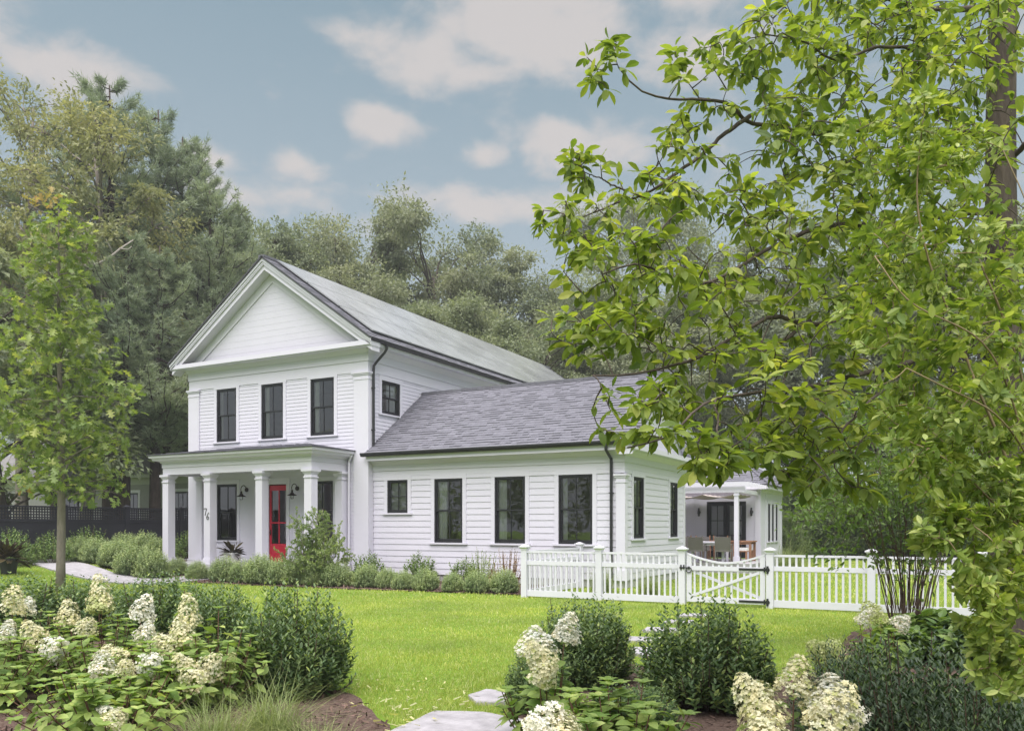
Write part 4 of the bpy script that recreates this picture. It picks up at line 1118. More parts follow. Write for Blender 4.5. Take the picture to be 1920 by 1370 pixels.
T('pineB', 398, 345, 44, 'pine_tree', "shorter pine nearest the roof peak, boughs hanging beside the front gable", group=G_P, rz=1.2, maker=mk_pineB, H0=18, wide=1.05)
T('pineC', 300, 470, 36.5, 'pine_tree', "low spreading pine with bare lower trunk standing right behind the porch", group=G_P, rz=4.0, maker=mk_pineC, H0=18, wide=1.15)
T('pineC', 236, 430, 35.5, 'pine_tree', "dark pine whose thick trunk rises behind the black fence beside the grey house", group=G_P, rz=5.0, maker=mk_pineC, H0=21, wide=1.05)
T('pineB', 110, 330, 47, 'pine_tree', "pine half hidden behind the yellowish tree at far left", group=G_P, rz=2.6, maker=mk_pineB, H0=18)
T('loc', 150, 170, 39, 'locust_tree', "yellowish fine-leaved tree left of the pines", group='yellowish trees at far left', maker=mk_loc, H0=18, wide=1.0)
T('loc', 42, 70, 43, 'locust_tree', "thin-topped tree cut by the left picture edge, its wispy twigs against the sky", group='yellowish trees at far left', rz=1.9, maker=mk_loc, H0=18, wide=.85)
T('small', 20, 500, 33, 'maple_tree', "bushy green tree behind the young oak at the left edge", maker=mk_small, H0=9, wide=1.1)
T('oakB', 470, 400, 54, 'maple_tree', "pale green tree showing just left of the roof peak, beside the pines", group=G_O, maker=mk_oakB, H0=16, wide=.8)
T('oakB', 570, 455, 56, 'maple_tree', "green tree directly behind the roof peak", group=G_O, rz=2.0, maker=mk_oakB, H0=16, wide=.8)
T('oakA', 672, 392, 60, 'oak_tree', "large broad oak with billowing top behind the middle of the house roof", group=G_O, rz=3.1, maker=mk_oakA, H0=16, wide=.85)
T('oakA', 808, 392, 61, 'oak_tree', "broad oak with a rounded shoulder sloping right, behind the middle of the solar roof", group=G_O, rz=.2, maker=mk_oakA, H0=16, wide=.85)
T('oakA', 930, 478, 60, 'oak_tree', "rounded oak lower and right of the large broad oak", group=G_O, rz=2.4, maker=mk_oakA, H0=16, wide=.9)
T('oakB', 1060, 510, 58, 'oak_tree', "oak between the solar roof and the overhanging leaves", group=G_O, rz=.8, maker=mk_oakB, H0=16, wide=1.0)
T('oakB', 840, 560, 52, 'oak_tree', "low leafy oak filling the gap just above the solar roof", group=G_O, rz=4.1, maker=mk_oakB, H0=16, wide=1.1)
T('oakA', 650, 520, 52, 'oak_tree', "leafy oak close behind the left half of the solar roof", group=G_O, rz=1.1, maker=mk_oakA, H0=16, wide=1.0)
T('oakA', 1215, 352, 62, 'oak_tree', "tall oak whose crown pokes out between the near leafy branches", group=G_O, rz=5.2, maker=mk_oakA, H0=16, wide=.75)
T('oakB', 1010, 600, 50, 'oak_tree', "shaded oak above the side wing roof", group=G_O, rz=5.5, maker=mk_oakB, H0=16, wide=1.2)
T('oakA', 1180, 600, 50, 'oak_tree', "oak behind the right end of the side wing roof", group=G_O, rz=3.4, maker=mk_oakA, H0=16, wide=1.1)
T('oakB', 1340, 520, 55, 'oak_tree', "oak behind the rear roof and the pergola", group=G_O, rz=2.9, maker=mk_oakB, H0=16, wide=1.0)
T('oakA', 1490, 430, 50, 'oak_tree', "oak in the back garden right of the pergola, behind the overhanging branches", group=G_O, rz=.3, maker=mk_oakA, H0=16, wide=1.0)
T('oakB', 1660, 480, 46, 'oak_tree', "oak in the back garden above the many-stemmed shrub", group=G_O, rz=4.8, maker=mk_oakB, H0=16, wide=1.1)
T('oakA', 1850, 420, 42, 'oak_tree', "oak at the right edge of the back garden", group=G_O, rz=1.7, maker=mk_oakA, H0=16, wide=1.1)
# dead bough on the left
db = thing('dead_bough', "bleached bare dead bough reaching out in front of the pines at left", 'branch', tuple(at(130,490,34.5)))
b = MB(); px = [(60,488),(100,492),(140,496),(172,499),(190,492),(212,478),(226,466),(238,458),(250,450)]
b.tube([at(u,v,34.5+.2*math.sin(i)) for i, (u, v) in enumerate(px)], np.linspace(.10,.025,len(px)), 7)
b.tube([at(212,478,34.5),at(206,462,34.4),at(198,448,34.3)], [.04,.025,.015], 6); b.tube([at(226,466,34.4),at(240,468,34.3),at(247,462,34.3)], [.03,.02,.012], 6)
b.build('bough', M['deadwood'], db, smooth=True)
# dark garden hedge and shrubs beyond the lawn, right of the pergola
G_H = 'bushes along the far side of the back garden'
mk_hedge = lambda r: make_decid(r, 41, 4, 2.6, .1, 30, 14, 46, .13, L['dark'], .08, M['bark'], spread=.36, hole=.2)
for i, (u, v, d, wd, lab) in enumerate([(1500,900,43,1.0,"dark bush beside the rear addition at the end of the lawn"), (1560,860,45,1.0,"tall dark bush in the middle of the far lawn edge"), (1620,890,42,1.0,"dark bush left of the many-stemmed shrub, across the lawn"),
        (1700,850,40,1.2,"dark bush glimpsed through the thin stems of the shrub"), (1790,870,38,1.2,"dark bush behind the right fence panels"), (1880,840,36,1.3,"dark bush at the right end behind the fence"), (1480,955,38,.7,"low round bush at the corner of the rear addition")]):
    T('hedge', u, v, d, 'bush', lab, 'bush', G_H, rz=i*1.3, maker=mk_hedge, H0=4, wide=wd)

# woodland on the far side of the street behind the viewpoint, mirrored in the window panes
rgw = np.random.default_rng(77)
n = 26000; cx = np.linspace(-60, 45, 22)+rgw.normal(size=22)*1.5; cw = rgw.integers(0, 22, n)
d = unit(rgw.normal(size=(n,3)))*rgw.uniform(.6,1,(n,1))**.5*np.array((4.2,3.2,5.6))
V, F = place(SIM, np.stack([cx[cw], -26+3*np.sin(cx[cw]), 7+1.8*np.sin(cx[cw]*1.7)], 1)+d, rdirs(rgw, n), rgw.normal(size=(n,3))+np.array((0,0,.8)), .55*rgw.uniform(.6,1.3,n))
struct(mesh_np('woodland', V, F, L['bgoak2']), 'stuff')
# ------------------------------------------------------------------ shrubs and flowers
def shoot_shrub(root, seed, wx, wy, h, nshoot, nleaf, ls, mat, stemmat, tpl=SIM, power=2.4, start=.35, stems=40, ang=.9, jit=.10, name='foliage', core=.25, base_r=.25, lift_=.06):
    """many shoots rising from a base disc to a rounded envelope, leaves spiralling along each shoot"""
    rg = np.random.default_rng(seed)
    d = rdirs(rg, nshoot); d[:,2] = np.abs(d[:,2])*1.0
    d = unit(d*np.array((1,1,.8))+np.array((0,0,.02)))
    s = (np.abs(d)**power).sum(1)**(-1/power)
    depth = np.where(rg.random(nshoot) < core, rg.uniform(.55,.9,nshoot), rg.uniform(.88,1.06,nshoot))
    E_ = d*(s*depth)[:,None]*np.array((wx/2,wy/2,h*.88)) + np.array((0,0,h*.10)) + rg.normal(size=(nshoot,3))*jit*h*.35
    E_[:,2] = np.maximum(E_[:,2], h*.07)
    B = np.column_stack([E_[:,0]*base_r+rg.normal(size=nshoot)*.03, E_[:,1]*base_r+rg.normal(size=nshoot)*.03, np.zeros(nshoot)])
    # each shoot: starts outward, then bends up
    ctrl = B*.45+E_*.55; ctrl[:,:2] += (E_[:,:2]-B[:,:2])*.25; ctrl[:,2] -= .06*h
    top = E_ + np.array((0,0,1))*rg.uniform(.0,lift_,nshoot)[:,None]*h
    t = start+(1-start)*(np.arange(nleaf)+.5)/nleaf
    tt = t[None,:,None]
    pts = (1-tt)**2*B[:,None]+2*tt*(1-tt)*ctrl[:,None]+tt**2*top[:,None]
    tan = unit(2*(1-tt)*(ctrl-B)[:,None]+2*tt*(top-ctrl)[:,None])
    ax = unit(np.cross(tan, np.array((.31,.2,.93)))); bx = np.cross(tan, ax)
    phi = (np.arange(nleaf)*2.4)[None,:] + rg.uniform(0,6.28,(nshoot,1)) + rg.normal(size=(nshoot,nleaf))*.3
    rad = ax*np.cos(phi)[...,None]+bx*np.sin(phi)[...,None]
    D = unit(tan*(1.0-.35*(1-t))[None,:,None]+rad*ang); Nn = unit(tan*.8-rad*.5+np.array((0,0,.5)))
    sz = ls*rg.uniform(.7,1.25,(nshoot,nleaf))*(1-.35*np.maximum(0,t-.75)/.25)[None]
    V, F = place(tpl, pts.reshape(-1,3), D.reshape(-1,3), Nn.reshape(-1,3), sz.ravel())
    mesh_np(name, V, F, mat, root, local=True)
    m = MB(); idx = rg.choice(nshoot, min(stems, nshoot), replace=False)
    for i in idx:
        q = np.linspace(0,1,6)[:,None]; P = (1-q)**2*B[i]+2*q*(1-q)*ctrl[i]+q**2*top[i]
        m.tube(P, np.linspace(.010,.003,6)*max(.6,h), 4, cap=False)
    m.build('stems', stemmat, root, smooth=True, local=True)
def put(kind, xy, name, label, maker, cat='shrub', group=None, rz=0.0, sc=1.0, z=None):
    x, y = float(xy[0]), float(xy[1]); zz = float(gz(x, y)) if z is None else z
    if kind not in PROTO:
        r = thing(name, label, cat, (0,0,0), group); maker(r); PROTO[kind] = r
    else:
        r = copy_tree(PROTO[kind]); tag(r, label, cat); r.name = name
        if 'group' in r.keys(): del r['group']
        if group: r['group'] = group
    r.location = (x, y, zz); r.rotation_euler = (0,0,rz); r.scale = (sc,)*3 if np.isscalar(sc) else sc
    return r
mk_box = [lambda r, s=s: shoot_shrub(r, s, 1.05, 1.05, .95, 900, 12, .062, L['box'], M['twig'], tpl=tpl_simple(.6), power=2.3, start=.5, stems=30, ang=1.2, jit=.05) for s in (61, 62, 63)]
ORD = ['first','second','third','fourth','fifth','sixth','seventh','eighth','ninth','tenth','eleventh','twelfth','thirteenth','fourteenth']
# low hedge row in front of the porch and the wing
row = [(360,1088,.72),(412,1092,.95),(448,1094,.85),(482,1096,1.05),(518,1097,.95),(548,1098,.9),(588,1100,.85),(624,1101,.9),
       (683,1103,.95),(722,1105,.8),(752,1107,.75),(795,1109,.85),(847,1111,.72),(893,1113,.82),(945,1114,.88)]
for i, (u, v, s) in enumerate(row):
    p = gp(u, v)[:2]
    p = p + np.array((-math.sin(YAW), math.cos(YAW)))*.42
    where = "in the row before the porch" if i < 8 else "in the row below the side wing"
    k = i if i < 8 else i-8
    put('box%d' % (i % 3), p, 'round_shrub', f"grey-green rounded shrub, {ORD[k]} from left {where}", mk_box[i % 3], group='rounded shrubs in the foundation bed', rz=i*1.1, sc=(s*(.92 if i < 8 else .76),)*2+(s*(.86 if i < 8 else .74),))
rowl = [(150,1068,1.0),(183,1070,1.0),(218,1073,1.05),(252,1077,1.05),(285,1078,1.0),(168,1060,1.0),(203,1062,1.0),(236,1064,1.15),(270,1066,1.2),(296,1068,1.05)]
for i, (u, v, s) in enumerate(rowl):
    p = gp(u, v, .12)[:2]
    where = 'front' if i < 5 else 'back'
    put('box%d' % (i % 3), p, 'round_shrub', f"grey-green shrub beside the porch path, {ORD[i % 5]} from left in the {where} line", mk_box[i % 3], group='grey-green shrubs beside the porch path', rz=i*.9+2, sc=(s*1.05,s*1.05,s*.95))
put('box1', gp(333,1078,.05)[:2], 'round_shrub', "small grey-green shrub at the foot of the leftmost porch column", mk_box[1], rz=1, sc=.62)
# rhododendrons against the wing wall
mk_rh = lambda r: shoot_shrub(r, 71, 1.1, 1.0, .95, 120, 12, .13, L['rhodo'], M['twig'], tpl=LANCE, start=.6, stems=30, ang=1.3)
for (u, lab) in ((692, "broad-leaved rhododendron nearest the house corner, against the wing wall"), (786, "broad-leaved rhododendron in the middle of the wing wall, taller than its neighbours"), (872, "low rhododendron below the middle wing window")):
    rx, ry = pray(u); d = 19.55/ry
    put('rhodo', (rx*d, 19.55), 'rhododendron', lab, mk_rh, group='rhododendrons against the wing wall', rz=u*.1, sc=.92 if u != 872 else .8)
mk_red = lambda r: shoot_shrub(r, 72, .9, .9, 1.15, 90, 12, .06, L['redleaf'], M['redstem'], start=.4, stems=40, ang=1.0)
rx, ry = pray(948); d = 18.6/ry
put('red', (rx*d, 18.6), 'reddish_shrub', "reddish-leaved upright shrub beside the fence's corner post", mk_red)
mk_yel = lambda r: shoot_shrub(r, 73, 1.0, .9, 1.0, 130, 12, .07, L['shrub'], M['stem'], start=.3, stems=40, ang=1.1)
rx, ry = pray(905); d = 18.9/ry
put('yel', (rx*d, 18.9), 'leafy_shrub', "light green loose shrub between the low rhododendron and the reddish shrub", mk_yel, rz=.6)
rx, ry = pray(520); d = 17.9/ry
put('red', (rx*d+.05, 17.75), 'reddish_shrub', "small reddish shrub at the foot of the porch step, left of the airy young tree", mk_red, rz=2, sc=.72)
# airy young tree in front of the porch
def mk_airy(r):
    rg = np.random.default_rng(80); m = MB(); Ps, Ds = [], []
    for k in range(34):
        a = rg.uniform(0,6.28); rr = rg.uniform(.1,1.0)**.7; z1 = 2.15*(1-.55*rr**1.6)*rg.uniform(.55,1.05)
        e = np.array((math.cos(a)*rr*1.05, math.sin(a)*rr*1.05, z1))
        P = limb((rg.normal()*.05, rg.normal()*.05, 0), e, rg, .10, 7); m.tube(P, np.linspace(.016,.004,7), 5)
        for j in range(15):
            t = rg.uniform(.3,1); b0 = np.array([np.interp(t, np.linspace(0,1,7), P[:,i]) for i in range(3)])
            dr = unit(rg.normal(size=3)+np.array((math.cos(a)*.5, math.sin(a)*.5, .35))); ln = rg.uniform(.15,.36)
            n = 26; q = rg.uniform(.1,1,n)[:,None]; Ps.append(b0+dr*ln*q); Ds.append(unit(dr+rg.normal(size=(n,3))*.8))
            m.tube([b0, b0+dr*ln], [.004,.002], 3, cap=False)
    Ps, Ds = np.concatenate(Ps), np.concatenate(Ds)
    V, F = place(SIM, Ps, Ds, rg.normal(size=Ps.shape)*.6+np.array((0,0,1)), .070*rg.uniform(.6,1.3,len(Ps)))
    mesh_np('crown', V, F, L['shrub'], r, local=True); m.build('stems', M['greybark'], r, smooth=True, local=True)
rx, ry = pray(592); d = 17.35/ry
put('airy', (rx*d, 17.35), 'young_tree', "airy many-stemmed young tree in front of the right porch columns", mk_airy, 'tree', sc=(.95,.95,1.07))
# bushes along the black fence, pots
mk_fb = lambda r: shoot_shrub(r, 75, 1.3, 1.2, 1.1, 170, 12, .09, L['rhodo'], M['twig'], start=.45, stems=30, ang=1.1)
for (u, v, s, lab) in ((22,1052,1.1,"dark round bush by the black fence behind the potted plant"), (95,1050,1.0,"light green bush against the black fence left of the young oak trunk"), (165,1046,1.15,"green bush against the black fence just right of the young oak trunk"), (352,1052,1.0,"leafy bush seen between the left porch column and the house corner")):
    d = {22:25.6, 95:27.2, 165:28.8, 352:31.5}[u]
    p = at(u, 985, d); put('fbush', p[:2], 'fence_bush', lab, mk_fb, 'bush', 'bushes at the foot of the black fence', rz=u*.3, sc=s if u != 352 else 1.0)
def pot_plant(p, z, label, mat, potmat, sc, seed, rnd=True, ls=.16, lean=0.5):
    t = thing('potted_plant', label, 'potted plant', (p[0], p[1], z))
    b = MB()
    if rnd: b.lathe((0,0,0), [(0,0),(.15*sc,0),(.20*sc,.30*sc),(.215*sc,.30*sc),(.215*sc,.34*sc),(.19*sc,.34*sc),(.18*sc,.28*sc),(0,.28*sc)], 24)
    else: b.frus(0,0,.34*sc,.42*sc,0,.34*sc); b.frus(0,0,.45*sc,.46*sc,.34*sc,.38*sc)
    b.build('pot', potmat, t, local=True)
    rg = np.random.default_rng(seed); n = 90; d = unit(rg.normal(size=(n,3))*np.array((1,1,.6))+np.array((0,0,lean)))
    P = d*rg.uniform(.02,.25,(n,1))*sc+np.array((0,0,.36*sc))
    V, F = place(LANCE, P, d, rg.normal(size=(n,3))*.4+np.array((0,0,1)), ls*2.0*sc*rg.uniform(.6,1.2,n)); mesh_np('leaves', V, F, mat, t, local=True)
    return t
pot_plant((-20.35,18.95), .421, "dark-leaved plant in a pale square planter under the porch window", L['darkplant'], M['whitepot'], .95, 5, False)
p = at(16,985,23.6); pot_plant(p, float(gz(p[0],p[1])), "dark reddish plant in a black pot at the left edge of the drive", L['darkplant'], M['pot'], 1.25, 6)
rx, ry = pray(28)

# ------------------------------------------------------------------ young oak on the left lawn
oak = at(113, 985, 20.6); oz = float(gz(oak[0], oak[1]))
ok = thing('young_oak', "young oak with slim bare trunk and lobed yellow-green leaves on the left lawn", 'tree', (oak[0], oak[1], oz))
def build_oak(r):
    rg = np.random.default_rng(90); m = MB(); H = 9.6
    tz = np.linspace(0,1,14); sc_ = FPX/20.6
    tk = np.array([(.02*math.sin(7*t)+ (-.06*t if t < .3 else -.02), .03*math.sin(5*t), H*t) for t in tz]); tk[0,2] = -.2
    m.tube(tk, np.concatenate([[.13,.105],np.linspace(.1,.012,12)]), 12)
    Ps, Ds, tips = [], [], []
    for k in range(58):
        t = .235+.765*((k+.5)/58)**1.05; z = H*t
        prof = np.interp(t, [.22,.30,.40,.52,.66,.8,.92,1], [.95,1.5,1.7,1.45,1.1,.75,.45,.2])
        a = k*2.4+rg.normal()*.3; Lb = prof*rg.uniform(.7,1.12)
        d = np.array((math.cos(a), math.sin(a), 0)); s = np.array([np.interp(z, tk[:,2], tk[:,i]) for i in range(3)])
        e = s+d*Lb+np.array((0,0,Lb*rg.uniform(-.05,.45)))
        P = limb(s, e, rg, .08, 7); m.tube(P, np.linspace(.012+.011*Lb,.005,7), 5)
        nt = int(3+6*Lb)
        for j in range(nt):
            q = rg.uniform(.22,1) if j else 1.0
            b0 = np.array([np.interp(q, np.linspace(0,1,7), P[:,i]) for i in range(3)])
            dr = unit(d*.7+rg.normal(size=3)*.75+np.array((0,0,.15))); ln = rg.uniform(.12,.5)
            m.tube([b0, b0+dr*ln*.5+np.array((0,0,.02)), b0+dr*ln], [.006,.004,.003], 4, cap=False)
            n = 6; c = b0+dr*ln
            Ps.append(c+rg.normal(size=(n,3))*.09); Ds.append(unit(dr*.5+rg.normal(size=(n,3))+np.array((0,0,-.15)))); tips.append(np.full(n, 1.0 if (j == 0 and rg.random() < .04) or (t > .985) else 0))
    Ps, Ds, tips = np.concatenate(Ps), np.concatenate(Ds), np.concatenate(tips) > .5
    Nn = rg.normal(size=Ps.shape)*.55+np.array((0,0,1)); s = .25*rg.uniform(.6,1.2,len(Ps))
    V, F = place(OAK, Ps[~tips], Ds[~tips], Nn[~tips], s[~tips]); mesh_np('crown', V, F, L['oak'], r, local=True)
    V, F = place(OAK, Ps[tips]+np.array((0,0,.08)), unit(Ds[tips]+np.array((0,0,.8))), Nn[tips], s[tips]*.8); struct(mesh_np('new_growth', V, F, L['oaktip'], r, local=True), 'stuff')
    m.build('trunk', M['greybark'], r, smooth=True, local=True)
build_oak(ok)

# ------------------------------------------------------------------ inkberry shrubs in the near beds
mk_ink = [lambda r, s=s: shoot_shrub(r, s, 1.05, 1.0, 1.0, 720, 16, .066, L['ink'], M['twig'], tpl=tpl_ovate(.40,.12,.10), power=2.6, start=.45, stems=60, ang=1.0, jit=.07, base_r=.35, lift_=.10) for s in (101, 102)]
mk_ink2 = lambda r: shoot_shrub(r, 103, 1.3, 1.2, 1.0, 640, 17, .058, L['ink2'], M['twig'], tpl=LANCE, power=2.6, start=.40, stems=70, ang=.8, jit=.10, base_r=.35)
G_I = 'dense inkberry shrubs edging the near beds'
def xy(u, d): return at(u, 985, d)[:2]
put('ink0', xy(548,8.05), 'inkberry', "large rounded inkberry shrub standing alone at the lawn's left edge", mk_ink[0], group=G_I, sc=(1.06,1.0,1.06))
put('ink1', xy(402,9.9), 'inkberry', "inkberry behind the hydrangea flowers, left of the large rounded one", mk_ink[1], group=G_I, sc=(.9,.9,.95), rz=1)
put('ink0', xy(305,11.4), 'inkberry', "inkberry at the back of the hydrangea bed, between two cream flower heads", mk_ink[0], group=G_I, sc=(1.3,1.2,.98), rz=2)
put('ink1', xy(165,12.2), 'inkberry', "inkberry at the back of the bed beside the young oak trunk", mk_ink[1], group=G_I, sc=(1.4,1.2,.86), rz=3)
put('ink0', xy(25,11.6), 'inkberry', "inkberry at the left picture edge behind the hydrangeas", mk_ink[0], group=G_I, sc=(1.5,1.2,.92), rz=4)
put('ink1', xy(1095,8.6), 'inkberry', "inkberry behind the white flower heads in the right bed", mk_ink[1], group=G_I, sc=(1.0,1,.88), rz=1.5)
put('ink0', xy(1010,7.3), 'inkberry', "small inkberry low at the left end of the right bed, under the white flowers", mk_ink[0], group=G_I, sc=(.55,.55,.56), rz=.7)
put('ink0', xy(1322,7.5), 'inkberry', "broad inkberry in the middle of the right bed, below the garden gate", mk_ink[0], group=G_I, sc=(1.12,1.05,.96), rz=2.6)
put('ink1', xy(1190,6.3), 'inkberry', "low inkberry partly under the big-leaved hydrangea at the bottom edge", mk_ink[1], group=G_I, sc=(.8,.7,.42), rz=5)
put('ink2', xy(1715,5.5), 'holly', "dark glossy holly mound at lower right", mk_ink2, group='dark glossy hollies at lower right', sc=(1.0,.95,.93))
put('ink2', xy(1850,5.0), 'holly', "dark glossy holly at the right picture edge beneath the leafy shrub", mk_ink2, group='dark glossy hollies at lower right', sc=(.8,.8,.85), rz=2.2)
put('ink2', xy(1590,6.2), 'holly', "smaller dark glossy holly on the left shoulder of the mound, by two green flower heads", mk_ink2, group='dark glossy hollies at lower right', sc=(.62,.62,.78), rz=4)
# big-leaved rhododendrons at the foot of the many-stemmed shrub
mk_host = lambda r: shoot_shrub(r, 77, 1.5, 1.0, .55, 70, 9, .24, L['rhodo'], M['stem'], tpl=OVW, start=.55, stems=20, ang=1.2)
put('hosta', xy(1765,10.2), 'big_leaf_plant', "big-leaved green plant at the foot of the many-stemmed shrub", mk_host, 'plant', 'big-leaved plants by the fence foot')
put('hosta', xy(1850,9.6), 'big_leaf_plant', "big-leaved green plant right of the many-stemmed shrub, near the edge", mk_host, 'plant', 'big-leaved plants by the fence foot', rz=2)
put('hosta', xy(1690,9.8), 'big_leaf_plant', "big-leaved green plant left of the many-stemmed shrub, above pale flower heads", mk_host, 'plant', 'big-leaved plants by the fence foot', rz=4, sc=.7)

# ------------------------------------------------------------------ hydrangeas
def make_panicle(seed, mat, hgt=.24, rad=.085, n=330):
    rg = np.random.default_rng(seed)
    t = rg.beta(1.15,1.6,n); a = rg.uniform(0,6.28,n)
    r = rad*(np.clip(1-t,0,1)**.5)*(.72+.28*np.minimum(1,t*7))*rg.uniform(.70,1.18,n)*(1+.14*np.sin(3*a+seed+4*t)+.08*np.sin(5*a-7*t))
    P = np.column_stack([r*np.cos(a), r*np.sin(a), hgt*t])
    D = unit(np.column_stack([np.cos(a), np.sin(a), .25+1.1*t])+rg.normal(size=(n,3))*.35)
    V, F = place(FLO, P, unit(np.cross(D, rg.normal(size=(n,3)))), D, rg.uniform(.011,.0165,n))
    me = mesh_np('flower_head', V, F, mat)
    return me
PAN = {}
for key, mt in (('c','petal_c'),('w','petal_w'),('g','petal_g')):
    for j in range(2): PAN[key+str(j)] = make_panicle(200+j*7+ord(key), M[mt], rad=.108 if j else .092, hgt=.22 if j else .27, n=420 if j else 400)
for o in PAN.values(): COL.objects.unlink(o)
def hydrangea(name, label, xy_, stems, seed, group=None, leaf=.125, low=.16):
    """stems: (dx, dy, height, flower key or None, flower size, tilt); offsets in metres from the base"""
    rg = np.random.default_rng(seed)
    r = thing(name, label, 'hydrangea', (xy_[0], xy_[1], float(gz(*xy_))), group)
    m = MB(); Ps, Ds, Ns, Ss = [], [], [], []
    for i, (dx, dy, h, key, fs, tilt) in enumerate(stems):
        b0 = np.array((dx*.35+rg.normal()*.03, dy*.35+rg.normal()*.03, 0)); e = np.array((dx, dy, h))
        c = np.array((dx*.8, dy*.8, h*.5))
        q = np.linspace(0,1,8)[:,None]; P = (1-q)**2*b0+2*q*(1-q)*c+q**2*e
        m.tube(P, np.linspace(.0065,.004,8), 5)
        nl = max(4, int(h*(1-low)/.062))
        for k in range(nl):
            t = low+(1-low)*(k+.4)/nl
            p = (1-t)**2*b0+2*t*(1-t)*c+t*t*e; tn = unit(2*(1-t)*(c-b0)+2*t*(e-c))
            a = (k % 2)*math.pi/2+rg.normal()*.35+i
            for s in (0, math.pi):
                ra = np.array((math.cos(a+s), math.sin(a+s), 0)); ra = unit(ra-tn*(ra@tn))
                Ps.append(p+ra*.02); Ds.append(unit(ra+tn*rg.uniform(.0,.55)+rg.normal(size=3)*.15)); Ns.append(unit(tn+rg.normal(size=3)*.25+np.array((0,0,.3))))
                Ss.append(leaf*rg.uniform(.65,1.2)*(1-.45*max(0,(t-.8)/.2)))
        if key is None:
            for s in range(5):
                a = s*1.26+i; ra = np.array((math.cos(a), math.sin(a), .5)); Ps.append(e); Ds.append(unit(ra)); Ns.append(unit(np.array((0,0,1))-ra*.4)); Ss.append(leaf*.62)
        else:
            f = PAN[key+str(i % 2)].copy(); COL.objects.link(f); f.parent = r
            f.location = tuple(e-unit(e-c)*.03)
            dirv = unit(unit(e-c)+np.array((math.cos(i*2.1)*tilt, math.sin(i*2.1)*tilt, 0))); 
            f.rotation_mode = 'QUATERNION'; f.rotation_quaternion = Vector(dirv).to_track_quat('Z','Y')
            f.scale = (fs*rg.uniform(1.0,1.3), fs*rg.uniform(1.0,1.3), fs*rg.uniform(.85,1.08))
    V, F = place(OVW, Ps, Ds, Ns, Ss); mesh_np('foliage', V, F, L['hyd'], r, local=True)
    m.build('stems', M['redstem'], r, smooth=True, local=True)
    return r
def heads(base, lst, extra, seed, spread=.45, hmax=.8):
    """flower heads given as (u, v, d, key, size, tilt) -> stems relative to the plant's base, plus leafy stems without flowers"""
    rg = np.random.default_rng(seed); out = []
    for (u, v, d, key, fs, tl) in lst:
        p = at(u, v, d); out.append((p[0]-base[0], p[1]-base[1], p[2]-float(gz(*base)), key, fs, tl))
    for k in range(extra):
        a = rg.uniform(0,6.28); q = rg.uniform(.1,1)**.6*spread; out.append((math.cos(a)*q, math.sin(a)*q, hmax*rg.uniform(.55,1)*(1-.35*(q/spread)**2), None, 0, 0))
    return out
b1 = xy(50,8.3); b2 = xy(190,8.0); b3 = xy(300,7.3); b4 = xy(395,7.5); b5 = xy(205,6.5); b0_ = xy(-60,7.4)
hydrangea('hydrangea', "hydrangea at the left picture edge with cream cones and one low white head", b1,
  heads(b1, [(22,1142,8.2,'c',1.05,.3),(48,1146,8.3,'w',.85,.4),(70,1200,8.0,'c',1.1,.5),(100,1218,7.8,'w',1.15,.9),(8,1200,7.9,'w',.95,.7)], 36, 1, .62, .8), 11, 'flowering hydrangeas in the left bed')
hydrangea('hydrangea', "hydrangea with the tallest cream cone, standing before the young oak's trunk", b2,
  heads(b2, [(128,1166,8.2,'c',1.15,.2),(186,1142,8.2,'g',1.0,.15),(190,1134,8.25,'c',1.25,.1),(160,1180,7.9,'c',.8,.5)], 30, 2, .55, .85), 12, 'flowering hydrangeas in the left bed')
hydrangea('hydrangea', "hydrangea in mid bed with a plump white head topmost, cream heads below", b3,
  heads(b3, [(262,1156,7.9,'w',1.2,.6),(272,1200,7.5,'w',1.0,.6),(225,1236,7.2,'c',.95,.6),(278,1250,7.0,'w',.95,.8),(190,1262,6.9,'w',1.0,.9),(315,1218,7.3,'c',1.0,.5),(232,1258,6.9,'c',.7,.6)], 56, 3, .68, .70), 13, 'flowering hydrangeas in the left bed')
hydrangea('hydrangea', "hydrangea with two stacked cream cones next to the inkberry, greenest at its tip", b4,
  heads(b4, [(352,1170,7.7,'c',1.15,.15),(340,1205,7.4,'c',1.15,.2),(352,1260,7.0,'c',1.0,.3),(392,1258,7.2,'c',1.1,.5),(425,1255,7.3,'g',.75,.6),(368,1275,6.9,'c',.9,.6),(410,1140,7.9,None,0,0),(345,1100,7.9,None,0,0)], 40, 4, .58, .76), 14, 'flowering hydrangeas in the left bed')
hydrangea('hydrangea', "low hydrangea at the bottom left whose white heads droop over the mulch", b5,
  heads(b5, [(185,1345,6.2,'w',.95,1.0),(205,1362,6.0,'c',.9,1.0)], 60, 5, .75, .56), 15, 'flowering hydrangeas in the left bed')
hydrangea('hydrangea', "leafy hydrangea filling the lower left corner", b0_, heads(b0_, [(-30,1180,7.4,'w',1.0,.3)], 46, 6, .7, .68), 16, 'flowering hydrangeas in the left bed')
b6 = xy(1020,6.3); b7 = xy(1165,5.55); b8 = xy(1480,4.45); b9 = xy(1000,4.75); b10 = xy(1640,8.6)
hydrangea('hydrangea', "hydrangea with tall creamy white cones at the left end of the right bed", b6,
  heads(b6, [(1058,1196,6.4,'w',.95,.2),(1004,1222,6.2,'w',1.2,.2),(1025,1250,6.0,'c',1.1,.7),(1012,1268,5.9,'c',.9,.8)], 16, 7, .33, .62), 17, 'flowering hydrangeas in the right bed')
hydrangea('hydrangea', "flowerless hydrangea with broad light green leaves, beneath the creamy white cones", b7, heads(b7, [], 44, 8, .46, .66), 18, leaf=.135)
